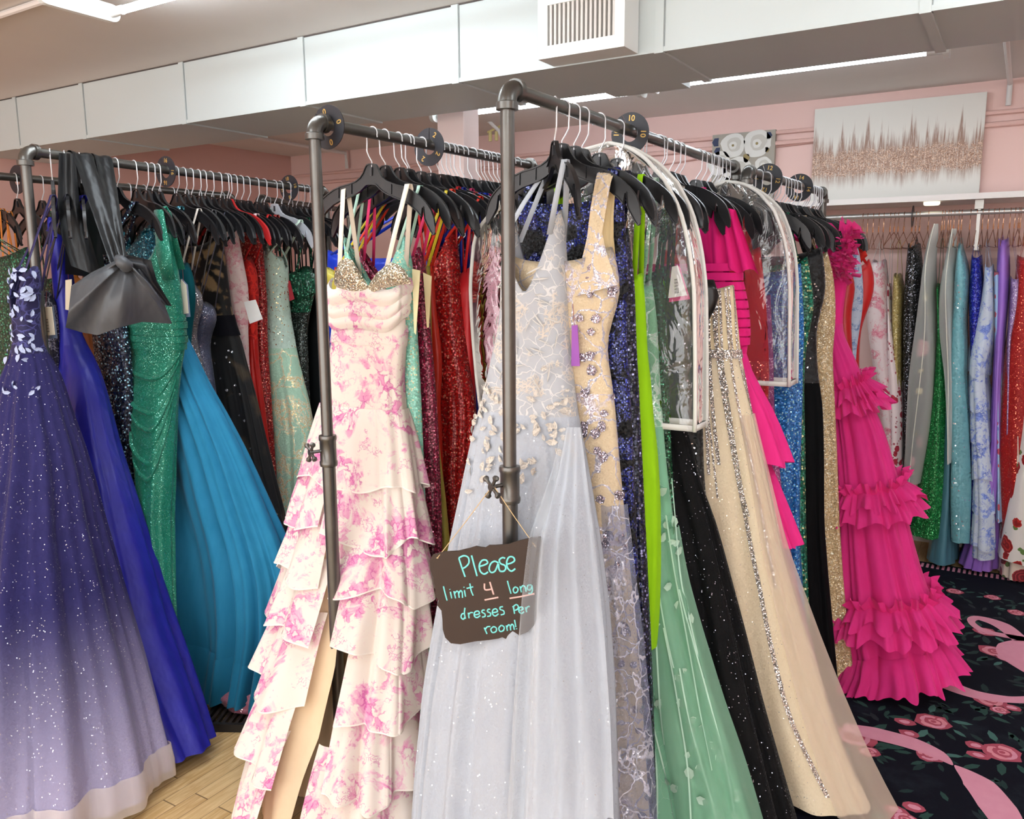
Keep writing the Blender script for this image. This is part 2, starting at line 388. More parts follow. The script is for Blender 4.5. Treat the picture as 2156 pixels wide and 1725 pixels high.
# fluorescent fittings
def fitting(x0, x1, ys, z, label, both=True, drop=.03):
    yc = sum(ys)/len(ys); r = empty('fluorescent_light', ((x0+x1)/2, yc, ZC)); tag(r, label, 'light', 'fluorescent ceiling lights')
    hw = max(.05, (ys[-1]-ys[0])/2+.035)
    child(MB().box((x0-.06, yc-.035, ZC-.03), (x1+.06, yc+.035, ZC-.001)), 'housing', paint('eef0ee', .4, .02), r)
    for xe in (x0-.045, x1+.045):
        pts = []
        for s0, cy in ((-.5, yc+hw-.03), (.5, yc-hw+.03)):
            for k in range(9):
                g = PI*k/8+PI*s0; pts.append((cy+.03*math.cos(g), z+.03*math.sin(g)))
        child(MB().prism(pts, xe-.012, xe+.012, axes=(1, 2, 0)), 'end_plate', paint('eef2f0', .4, .02), r)
    for y in ys:
        t = child(MB().tube([(x0, y, z), (x1, y, z)], .0135, 10), 'tube', glow('e9f6ff', TUBE), r, smooth=True)
        for xe, s in ((x0, 1), (x1, -1)):
            child(MB().lathe([(.016, -.035*s), (.016, .03*s), (.0138, .031*s)] if s > 0 else [(.0138, -.031), (.016, -.03), (.016, .035)], (xe, y, z), 12, 0), 'socket', paint('e8e8e6', .4, .02), r, smooth=True)
    return r
fitting(-2.86, -1.66, (1.745, 1.975), 2.535, 'twin tube ceiling light in front of the duct, its end plate at the top edge')
ta, tb = at(2, 2.50, 1465, 175), at(2, 2.50, 1967, 105); tY = float(ta[1]+tb[1])/2
fitting(float(tb[0])-1.2, float(tb[0]), (tY,), 2.50, 'long bright tube light behind the duct above the large painting')
tc = at(2, 2.50, 1180, 214)
fitting(float(tb[0])-2.58, float(tb[0])-1.38, (float(tc[1]),), 2.50, 'tube light behind the duct seen beside the upright of the tall rack')
for i, (x, y) in enumerate([(.0, 1.86), (-.2, .2), (-2.6, .2), (.9, 4.12)]):  # extra fittings out of view, added to brighten the room
    fitting(x, x+1.2, (y-.11, y+.11), 2.535, ['added unseen twin tube light over the rug beyond the vent box', 'added unseen twin tube light over the near end of the aisle', 'added unseen twin tube light over the wooden floor side', 'added unseen twin tube light over the far corner of the rug'][i])
# conduits and pipes
pk = paint('e9c1b8', .6, .05); wh = paint('e4dedb', .5, .05)
def pipe(label, pts, rad, m, name='conduit_pipe', cat='pipe'):
    o = MB().tube(pts, rad, 8).build(name, m); tag(o, label, cat); return o
pipe('white conduit along the ceiling leading to the twin tube light', [(-2.95, 1.86, 2.585), (-4.6, 1.9, 2.585), (XL_, 1.92, 2.585)], .012, wh)
yv = [at(2, 2.57, 2112, 80), at(2, 2.57, 2098, 170)]
pipe('thin white conduit on the ceiling right of the large painting', [(-.155, 3.25, 2.575), (-.155, YB-.02, 2.575), (-.155, YB-.02, 2.46)], .013, wh)
pipe('upper pink pipe along the back wall above the paintings', [(XL_+.05, YB-.02, 2.43), (XR_, YB-.02, 2.43)], .012, pk)
pipe('lower pink pipe along the back wall above the paintings', [(-5.36, YB-.02, 2.0), (-5.34, YB-.02, 2.28), (-5.2, YB-.02, 2.36), (XR_, YB-.02, 2.375)], .014, pk)
pipe('thin cable sagging along the back wall over the flower painting', [(-3.2, YB-.012, 2.26), (-2.2, YB-.012, 2.285), (-1.4, YB-.012, 2.345), (-1.0, YB-.012, 2.36)], .005, paint('c99d93', .6))
pa = at(2, 2.57, 535, 290); pb = at(2, 2.57, 700, 325)
pipe('pinkish conduit on the ceiling in the far left corner', [(pa[0], DY1, 2.572), (pa[0], YB-.05, 2.572), (pa[0], YB-.04, 2.45)], .014, wh)
q = [at(1, 4.9, *p) for p in ((1006, 246), (1030, 256), (1050, 275), (1062, 300))]
pipe('bundled white cable hanging beside the column', q, .012, wh, 'ceiling_cable', 'cable')
q = at(1, 4.95, 1040, 287)
tag(MB().tube([(q[0]-.03, q[1], q[2]-.03), (q[0]-.03, q[1], q[2]+.03)], .012).tube([(q[0]+.02, q[1], q[2]-.03), (q[0]+.02, q[1], q[2]+.03)], .012).tube([(q[0]-.05, q[1], q[2]+.03), (q[0]+.05, q[1], q[2]+.06), (q[0]+.1, q[1], ZC)], .008).build('cable_clamp', plain('d8c98a', .5)), 'small yellow double clamp under the ceiling beside the column', 'clamp')
# shelf, wall rail
SX0, SX1 = -2.6, 2.6
shelf = empty('wall_shelf', (0, YB, 1.96)); tag(shelf, 'long white wall shelf carrying the paintings above the wall rail', 'shelf')
child(MB().box((SX0, 4.95, 1.955), (SX1, YB-.001, 1.985)), 'shelf_board', paint('f3ece8', .45, .03), shelf)
for X in (-2.0, float(at(1, 5.06, 2062, 440)[0]), 1.5):
    child(MB().box((X-.02, 5.02, 1.91), (X+.02, 5.08, 1.955)).box((X-.008, 5.045, 1.70), (X+.008, 5.065, 1.93)).box((X-.012, 5.06, 1.70), (X+.012, YB-.001, 1.73)), 'bracket', plain('a5a19c', .35, .8), shelf)
lt = at(2, 1.952, 1962, 426)
tag(MB().lathe([(.0, 0), (.035, 0), (.04, .006), (.04, .018)], (lt[0], lt[1], 1.936), 20).build('puck_light', glow('fff2d2', .8)), 'round puck light under the white wall shelf', 'light')
WY, WZ = 5.055, 1.895
tag(MB().tube([(-2.4, WY, WZ), (2.4, WY, WZ)], .014, 12).build('wall_rail', plain('cfcdca', .3, .6)), 'chrome clothes rail under the white shelf on the back wall', 'rail')
# paintings
def sparkle_paint():
    t = NT('rose_gold_streaks'); sp = t.n('ShaderNodeSeparateXYZ', {0: t.co()}); x, z = sp.outputs[0], sp.outputs[2]
    vx = t.n('ShaderNodeCombineXYZ', {0: x, 1: 0.0, 2: 0.0}).outputs[0]
    n1 = t.noise(17.0, 4.0, vx, .72); n2 = t.noise(13.0, 4.0, t.n('ShaderNodeVectorMath', {0: vx, 1: (5.3, 0, 0)}, operation='ADD').outputs[0], .75)
    top = t.math('ADD', t.math('MULTIPLY', t.math('POWER', n1.outputs[0], 2.2), .85), -.07); bot = t.math('ADD', t.math('MULTIPLY', n2.outputs[0], -.30), -.01)
    a = t.math('MULTIPLY', t.ramp(t.math('SUBTRACT', top, z), -.01, .09), t.ramp(t.math('SUBTRACT', z, bot), -.03, .08))
    den = t.math('MULTIPLY', t.ramp(t.math('ABSOLUTE', t.math('ADD', z, .05)), .15, .0), a)
    st = t.noise(60.0, 3.0, t.scaled(3.0, 1, .18), .7)
    sm = t.math('MULTIPLY', t.ramp(st.outputs[0], .30, .52), a)
    v = t.voro(240.0); r = t.n('ShaderNodeSeparateColor', {0: v.outputs['Color']})
    fl = t.math('MULTIPLY', t.math('GREATER_THAN', r.outputs[0], .5), den)
    col = t.mix(t.math('MULTIPLY', sm, .85), lin('e6e3dc'), lin('946a56')); fc = t.mix(r.outputs[1], lin('8d6551'), lin('e8cdb8'))
    col = t.mix(t.ramp(fl, .3, .6), col, fc)
    return t.done(t.pbr(col, .55, t.math('MULTIPLY', fl, .45), None, .3))
px0 = at(1, 5.3, 1711, 330)[0]; px1 = at(1, 5.3, 2078, 200)[0]; pz1 = at(1, 5.3, 2078, 193)[2]
pt = empty('canvas_painting', ((px0+px1)/2, 5.3, 1.985)); tag(pt, 'large pale canvas with rose gold glitter streaks standing on the shelf', 'painting')
o = MB().box((-(px1-px0)/2, 0, -.275), ((px1-px0)/2, .035, pz1-1.985-.275)).build('canvas', sparkle_paint(), pt, False, (0, 0, .275))
o.rotation_euler = (0, 0, 0)
fx0 = at(1, 5.3, 1499, 300)[0]; fx1 = at(1, 5.3, 1631, 300)[0]; fz1 = at(1, 5.3, 1631, 272)[2]
fp = empty('flower_painting', ((fx0+fx1)/2, 5.31, 1.985)); tag(fp, 'small taupe canvas of white blossoms left of the glitter painting', 'painting')
W_, H_ = fx1-fx0, fz1-1.985
MB().box((-W_/2, 0, 0), (W_/2, .03, H_)).build('canvas', cloth('a39c92', 'b8b2a6'), fp, False)
def blob(m, x, z, r, y, mi, n=26, wob=.07, sq=1.0):
    pts = [(x+r*(1+wob*math.sin(3*g+x*9)+.06*rnd.uniform(-1, 1))*math.cos(g), z+sq*r*(1+wob*.6*math.cos(4*g+z*7))*math.sin(g)) for g in [2*PI*i/n for i in range(n)]]
    m.prism(pts, y, y+.002, mi)
m = MB()
for (u, v, r) in ((.12, .62, .17), (.34, .84, .17), (.42, .5, .2), (.72, .84, .19), (.83, .55, .12), (.2, .3, .14), (.62, .25, .1), (.45, .15, .1)):
    x, z, R_ = (u-.5)*W_, v*H_, r*W_
    blob(m, x, z, R_*1.12, -.002, 0); blob(m, x+.1*R_, z+.08*R_, R_*.66, -.003, 1); blob(m, x, z, R_*.36, -.004, 0); blob(m, x, z, R_*.12, -.005, 2, 8)
for (u, v, r, mi) in ((.06, .9, .05, 3), (.09, .78, .045, 3), (.9, .93, .04, 3), (.56, .66, .05, 2), (.36, .3, .06, 3), (.78, .36, .06, 3), (.52, .33, .04, 2), (.88, .75, .03, 2)):
    blob(m, (u-.5)*W_, v*H_, r*W_, -.002, mi, 8, .3, 1.5)
m.build('painted_blossoms', [plain('e6e4de', .7), plain('cfcbc2', .7), plain('9b8a5e', .7), plain('3d4663', .7)], fp, False)
# ------------------------------------------------------------------ rug
def rug():
    m = MB(); X0, X1, Y0, Y1 = -1.25, 2.6, .6, 4.93
    m.box((X0, Y0, 0.0005), (X1, Y1, .008), 0)
    z = .0082
    def poly(pts, mi, dz=0.0):
        zz = z+dz; m.add([(x, y, zz) for x, y in pts], [tuple(range(len(pts)))], mi)
    n = 150
    for i in range(n):           # striped border
        a = X0+.02+(X1-X0-.04)*i/n; poly([(a, Y1-.09), (a+.013, Y1-.09), (a+.013, Y1-.02), (a, Y1-.02)], 1)
    rr = random.Random(3)
    def petal(cx, cy, r, mi, dz, sq=.8, k=10, rot=0.0, wob=.14):
        pts = []
        for i in range(k):
            g = 2*PI*i/k; q = r*(1+wob*rr.uniform(-1, 1)); x, y = q*math.cos(g), q*sq*math.sin(g)
            pts.append((cx+x*math.cos(rot)-y*math.sin(rot), cy+x*math.sin(rot)+y*math.cos(rot)))
        poly(pts, mi, dz)
    def leaf(cx, cy, L, a, mi, dz=0.0001):
        pts = [(0, 0), (.3*L, .17*L), (.7*L, .15*L), (L, 0), (.7*L, -.15*L), (.3*L, -.17*L)]
        poly([(cx+x*math.cos(a)-y*math.sin(a), cy+x*math.sin(a)+y*math.cos(a)) for x, y in pts], mi, dz)
    def rose(cx, cy, r):
        for k in range(7):
            a = 2*PI*k/7+rr.uniform(-.3, .3); leaf(cx+r*.9*math.cos(a), cy+r*.9*math.sin(a), r*rr.uniform(.7, 1.15), a+rr.uniform(-.5, .5), rr.choice((4, 5, 5, 6)))
        r *= .8; petal(cx, cy, r, 2, .0003, .9, 12); 
        for k in range(5):
            a = 2*PI*k/5+rr.random(); petal(cx+.5*r*math.cos(a), cy+.5*r*math.sin(a), r*.42, rr.choice((1, 3)), .0005+k*.00005, .6, 9, a+PI/2)
        petal(cx, cy, r*.5, 2, .0009, .9, 10); petal(cx+.06*r, cy, r*.34, 3, .0011, .7, 9); petal(cx, cy, r*.18, 2, .0013, .9, 8)
    def strip(pts, w, mi=1, dz=.0016):
        # smooth ribbon through points, width list
        P = [Vector((x, y)) for x, y in pts]; Q = []
        for i in range(len(P)-1):
            p0, p1, p2, p3 = P[max(i-1, 0)], P[i], P[i+1], P[min(i+2, len(P)-1)]
            for k in range(8):
                t = k/8; Q.append(.5*((2*p1)+(-p0+p2)*t+(2*p0-5*p1+4*p2-p3)*t*t+(-p0+3*p1-3*p2+p3)*t**3))
        Q.append(P[-1]); k = len(Q); V = []
        for i in range(k):
            t = (Q[min(i+1, k-1)]-Q[max(i-1, 0)]).normalized(); nn = Vector((-t.y, t.x))
            u = i/(k-1)*(len(w)-1); a = int(min(u, len(w)-2)); ww = w[a]+(w[a+1]-w[a])*(u-a)
            for s in (-1, 1): q = Q[i]+nn*ww*s/2; V.append((q.x, q.y, z+dz))
        m.add(V, [(2*i, 2*i+2, 2*i+3, 2*i+1) for i in range(k-1)], mi)
    def fl(px, py): p = at(2, .009, px, py); return (p[0], p[1])
    # blossoms and ribbons where the carpet shows them
    for (px, py, r) in ((1995, 1358, .045), (2090, 1258, .045), (1965, 1520, .075), (1800, 1552, .085), (2110, 1585, .075), (1955, 1590, .055), (2095, 1372, .08), (2120, 1385, .06), (2085, 1475, .07), (2105, 1495, .04), (2075, 1330, .06), (2140, 1290, .05), (1905, 1725, .05), (1985, 1340, .04), (1945, 1365, .06), (1795, 1432, .06), (2010, 1245, .05), (1830, 1583, .045)):
        rose(*fl(px, py), r)
    for (px, py) in ((1905, 1520), (1915, 1545), (2055, 1570), (2060, 1590), (1885, 1705), (1925, 1700), (1975, 1385), (2130, 1490)):
        x, y = fl(px, py); petal(x, y, .035, 2, .0004, .7, 9); petal(x, y, .018, 1, .0006, .7, 8)
    strip([fl(1868, 1362), fl(1920, 1398), fl(1980, 1435), fl(2050, 1462), fl(2130, 1474), fl(2190, 1472)], [.05, .085, .09, .07, .05, .05])
    strip([fl(1775, 1532), fl(1840, 1545), fl(1920, 1566), fl(1975, 1590), fl(2006, 1612)], [.05, .085, .08, .06, .004])
    strip([fl(2010, 1612), fl(2060, 1650), fl(2100, 1700), fl(2125, 1740)], [.004, .1, .11, .09])
    strip([fl(2150, 1350), fl(2110, 1318), fl(2060, 1302), fl(2045, 1310), fl(2075, 1330), fl(2150, 1345), fl(2175, 1350)], [.07, .08, .05, .03, .04, .05, .06])
    strip([fl(2165, 1350), fl(2135, 1365), fl(2140, 1385), fl(2190, 1420)], [.04, .12, .13, .1])
    for _ in range(330):
        x, y = rr.uniform(X0, 1.6), rr.uniform(2.0, Y1-.15); a = rr.uniform(0, 6.3)
        for k in range(rr.randint(2, 5)): leaf(x+rr.uniform(-.09, .09), y+rr.uniform(-.06, .06), rr.uniform(.03, .075), a+rr.uniform(-.6, .6), rr.choice((6, 6, 7, 5)), 0)
    for _ in range(60):
        x, y = rr.uniform(.25, 2.4), rr.uniform(.8, 4.7); rose(x, y, rr.uniform(.035, .06))
    t = NT('rug_ground'); nz = t.noise(5.0, 5.0, None, .65); fib = t.noise(700.0, 1.0)
    base = t.done(t.pbr(t.mix(t.ramp(nz.outputs[0], .5, .75), lin('0b0e1a'), lin('1c222b')), .9, 0, t.bump(fib.outputs[0], .3, .001), .15))
    o = m.build('floral_rug', [base, cloth('e3a0b4', 'd98fa6'), cloth('b9596c', 'a84a5c'), cloth('e59aa6', 'd98a98'), cloth('4f7a72', '3f665f'), cloth('2f5049', '27443f'), cloth('1d3330', '24393a'), cloth('202c31', '262f33')], None, False)
    tag(o, 'dark navy rug with pink roses and pink ribbons along the aisle floor', 'rug')
rug()
# ------------------------------------------------------------------ garment racks
RZ = 2.02
RACK = {'A': ((-1.055, 1.71), (-1.055, 3.50), RZ), 'B': ((-1.733, 1.78), (-1.712, 2.98), RZ), 'C': ((-2.945, 1.64), (-3.12, 3.27), RZ),
        'D': ((-.947, 3.275), (-.885, 4.40), 1.978), 'E': ((-3.80, 1.35), (-3.735, 3.19), RZ), 'F': ((-3.72, 3.36), (-3.95, 4.35), RZ)}
RLAB = {'A': 'grey steel pipe garment rack nearest the camera, the size 10 disc on its rail', 'B': 'grey steel pipe garment rack with the size 0 and size 2 discs',
        'C': 'grey steel pipe garment rack at the left with the size 16 disc', 'D': 'grey steel pipe garment rack behind the size 10 rack, near the paintings',
        'E': 'grey steel pipe garment rack half hidden behind the size 16 rack', 'F': 'grey steel pipe garment rack in the far left corner'}
def railx(rk, y):
    (xa, ya), (xb, yb), z = RACK[rk]; return xa+(xb-xa)*(y-ya)/(yb-ya)
PR = .0168
def make_rack(rk):
    (xa, ya), (xb, yb), z = RACK[rk]; st = steel()
    r = empty('garment_rack', (xa, ya, 0)); tag(r, RLAB[rk], 'garment rack', 'pipe garment racks')
    dx, dy = xb-xa, yb-ya; L = math.hypot(dx, dy); ux, uy = dx/L, dy/L; er = .034
    MB().tube([(ux*er, uy*er, z), (dx-ux*er, dy-uy*er, z)], PR, 14).build('rail', st, r)
    for k, (ox, oy, s) in enumerate(((0, 0, 1), (dx, dy, -1))):
        # elbow fitting
        pts = []
        for i in range(9):
            g = PI/2*i/8; pts.append((ox+s*ux*(er-er*math.cos(g)), oy+s*uy*(er-er*math.cos(g)), z-er+er*math.sin(g)))
        m = MB().tube(pts, .0222, 14)
        d = Vector((s*ux, s*uy, 0)); c = Vector((ox, oy, z))
        m.tube([c+d*(er-.004), c+d*(er+.012), c+d*(er+.013)], [.0268, .0268, .022], 16).lathe([(.0205, z-er-.016), (.0268, z-er-.015), (.0268, z-er+.001), (.021, z-er+.004)], (ox, oy, 0), 16)
        m.build('elbow', st, r)
        MB().lathe([(PR, 1.03), (PR, z-er)], (ox, oy, 0), 16).build('upper_post', st, r)
        MB().lathe([(.0198, .03), (.0198, 1.06)], (ox, oy, 0), 16).build('lower_post', st, r)
        c = MB().lathe([(.0198, 1.032), (.0255, 1.034), (.0268, 1.040), (.0268, 1.047), (.0245, 1.051), (.0245, 1.110), (.0268, 1.114), (.0268, 1.122), (.0255, 1.127), (.018, 1.128)], (ox, oy, 0), 20).build('collar', st, r)
        # four armed tightening cross on the outside of the collar
        hx = -.36 if k == 0 else .3; hd = Vector((hx, -.93 if k == 0 else .9, 0)).normalized(); h0 = Vector((ox, oy, 1.082))
        q = MB().tube([h0+hd*.02, h0+hd*.052], .0052, 8); hub = h0+hd*.055; sd = Vector((-hd.y, hd.x, 0))
        q.tube([hub-hd*.006, hub+hd*.006], .0095, 10)
        for a in range(4):
            g = PI/4+a*PI/2+.2; e = sd*math.cos(g)+Vector((0, 0, 1))*math.sin(g)
            q.tube([hub, hub+e*.012, hub+e*.022, hub+e*.028, hub+e*.033, hub+e*.036], [.006, .0042, .0046, .0085, .0078, .002], 8)
        q.build('cross_handle', st, c)
        f = MB().tube([(ox-.24, oy, .028), (ox+.24, oy, .028)], .0168, 12); f.lathe([(.026, .03), (.026, .075), (.02, .08)], (ox, oy, 0), 16)
        for sx in (-.24, .24): f.lathe([(.02, .001), (.022, .006), (.022, .05), (.012, .056)], (ox+sx, oy, 0), 14)
        f.build('foot_bar', st, r)
    MB().tube([(0, 0, .10), (dx, dy, .10)], .012, 10).build('lower_rail', st, r)
    return r
for k in RACK: make_rack(k)
# ------------------------------------------------------------------ size discs
def disc(rk, y, txt, tilt=0.0, spin=0.0, lab=None, pos=None, wall=False, R=.061, dx=0.0):
    if wall: X, Yd, z, rz = pos[0], pos[1], WZ, PI/2
    else: X, Yd, z, rz = railx(rk, y), y, RACK[rk][2], 0
    rail_r = .0145 if wall else PR+.0005
    hr = .025; r = empty('size_disc', (X, Yd, z-(hr-rail_r))); r.rotation_euler = (tilt, 0, rz)
    tag(r, lab, 'size disc', 'black size discs on the rails')
    m = MB(); n = 40; P = []
    g0 = PI*.5+.55+spin; sl = .025
    for rr, yy in ((hr, -.0015), (R, -.0015), (R, .0015), (hr, .0015), (hr, -.0015)):
        row = []
        for i in range(n+1):
            g = g0+sl+(2*PI-2*sl)*i/n; row.append((rr*math.cos(g), yy, rr*math.sin(g)))
        P.append(row)
    m.grid(P); m.build('plate', plain('2b2b31', .42), r)
    for i in range(4 if txt else 0):
        g = spin+PI/2-i*PI/2; rad = (R+hr)/2
        cu = bpy.data.curves.new('number', 'FONT'); cu.body = txt; cu.size = .0235; cu.align_x = 'CENTER'; cu.align_y = 'CENTER'; cu.extrude = .0003; cu.offset = .0004
        cu.materials.append(plain('c9a45c', .4, .4))
        o = bpy.data.objects.new('number_curve', cu); COL.objects.link(o); bpy.context.view_layer.update()
        me = bpy.data.meshes.new_from_object(o.evaluated_get(bpy.context.evaluated_depsgraph_get())); bpy.data.objects.remove(o); bpy.data.curves.remove(cu)
        me.name = 'number'; o = bpy.data.objects.new('number', me); COL.objects.link(o); o.parent = r
        o.location = (rad*math.cos(g), -.0021, rad*math.sin(g)); o.rotation_euler = (PI/2, -(g-PI/2), 0)
disc('B', 1.835, '0', 0, .25, 'black size disc marked 0 beside the elbow of the rail')
disc('B', 2.30, '2', 0, -.6, 'black size disc marked 2 halfway along the rail')
disc('A', 2.415, '10', 0, -.1, 'black size disc marked 10 on the rail of the nearest rack')
disc('C', 2.24, '16', 0, -.1, 'black size disc marked 16 on the rail of the left rack')
disc('C', 2.985, '18', 0, .2, 'black size disc marked 18 near the far end of the left rail')
disc('D', 3.53, '12', 0, -.2, 'black size disc marked 12 on the rail in front of the paintings')
disc('D', 3.98, '14', 0, -.2, 'black size disc marked 14 near the far end of the rail by the glitter painting')
disc('E', 2.06, '', 0, .9, 'black size disc half hidden behind the upright of the left rack')
disc('F', 4.0, '', 0, .4, 'black size disc on the rail in the far left corner')
wp = at(1, WY, 1922, 455); disc(None, 0, '', 0, 0, 'black size disc on the chrome wall rail', (wp[0], WY), True, .058)
# ------------------------------------------------------------------ hangers
HX = [0, .010, .017, .022, .030, .042, .060, .085, .115, .145, .170, .184, .188, .192, .197, .203, .210, .219, .227, .233]
HT = [-.089, -.0895, -.092, -.099, -.115, -.130, -.141, -.149, -.155, -.166, -.180, -.190, -.194, -.197, -.201, -.207, -.214, -.226, -.244, -.268]
HB = [-.152, -.152, -.153, -.156, -.163, -.172, -.181, -.190, -.199, -.213, -.231, -.245, -.218, -.218, -.253, -.264, -.275, -.289, -.298, -.294]
def hang_top(x):
    return float(np.interp(abs(x), HX, HT))
def hanger_parts(mat, flip=1):
    m = MB(); xs = [-x for x in HX[::-1]]+HX[1:]; rows = []
    for x in xs:
        a = abs(x); t, b = np.interp(a, HX, HT), np.interp(a, HX, HB); e = .0055; wv = .0016; rim = min(.0035, (t-b)*.3)
        if a > .22: e = .0045
        rows.append([(x, -e, t), (x, e, t), (x, e, t-rim), (x, wv, t-rim), (x, wv, b+rim), (x, e, b+rim), (x, e, b), (x, -e, b), (x, -e, b+rim), (x, -wv, b+rim), (x, -wv, t-rim), (x, -e, t-rim)])
    m.grid(rows, True); n = len(rows)
    m.f += [tuple(range(11, -1, -1)), tuple(range((n-1)*12, n*12))]; m.m += [0, 0]
    for s in (-1, 1):      # stiffening ribs on the arms
        for x in (.075, .125): m.box((s*x-.0012, -.005, hang_top(x)-.034), (s*x+.0012, .005, hang_top(x)-.004))
    h = MB(); r = .0021; f = flip; R = .0187
    pts = [(0, 0, -.115), (0, 0, -.083), (f*.012, 0, -.066), (f*R, 0, -.053), (f*R, 0, -.02)]
    pts += [(f*R*math.cos(g), 0, R*math.sin(g)) for g in [PI*k/12 for k in range(0, 14)]]
    pts.append((-f*R*1.02, 0, -.012)); h.tube(pts, r, 6)
    c = MB().box((-.004, -.0062, -.125), (.004, -.001, -.100))
    return m, h, c
def make_hanger(kind, flip):
    r = empty('dress_hanger', (0, 0, 0))
    if kind == 'wire':
        m = MB(); R = .0158; pts = [(R*math.cos(g), 0, R*math.sin(g)) for g in [PI*1.05-PI*1.05*k/10 for k in range(11)]]+[(R, 0, -.012), (.004, 0, -.03), (0, 0, -.045), (0, 0, -.1)]
        m.tube(pts, .0017, 6); m.build('hook', plain('c98f6f', .25, .9), r)
        m = MB().tube([(0, 0, -.088), (0, 0, -.075), (.001, 0, -.06)], .004, 6)
        m.build('clasp', plain('d9a27e', .2, .9), r)
        m = MB().tube([(-.2, 0, -.175), (-.19, 0, -.18), (.19, 0, -.18), (.2, 0, -.175), (.19, 0, -.165), (0, 0, -.09), (-.19, 0, -.165)], .0019, 6, closed=True)
        m.build('shoulder_wire', plain('c98f6f', .25, .9), r)
        return r
    m, h, c = hanger_parts(None, flip)
    pl = hplastic() if kind == 'black' else (plain('c62a2c', .4) if kind == 'red' else tulle('dfe2ea', .45))
    m.build('shoulder', pl, r); h.build('hook', plain('e4e4e8', .35, .35), r); c.build('clip', plain('3a3a3e', .3), r)
    return r
PROTO = {}
def hanger(rk, y, label, group=None, yaw=0.0, kind='black', tiltx=0.0):
    flip = -1 if rk == 'B' else 1
    key = (kind, flip)
    if key not in PROTO: PROTO[key] = r = make_hanger(kind, flip)
    else: r = clone(PROTO[key])
    if rk == 'W': r.location = (y, WY, WZ); r.rotation_euler = (0, 0, PI/2+yaw)
    else:
        z = RACK[rk][2]; r.location = (railx(rk, y), y, z); r.rotation_euler = (0, tiltx, yaw)
    tag(r, label, 'hanger', group); return r
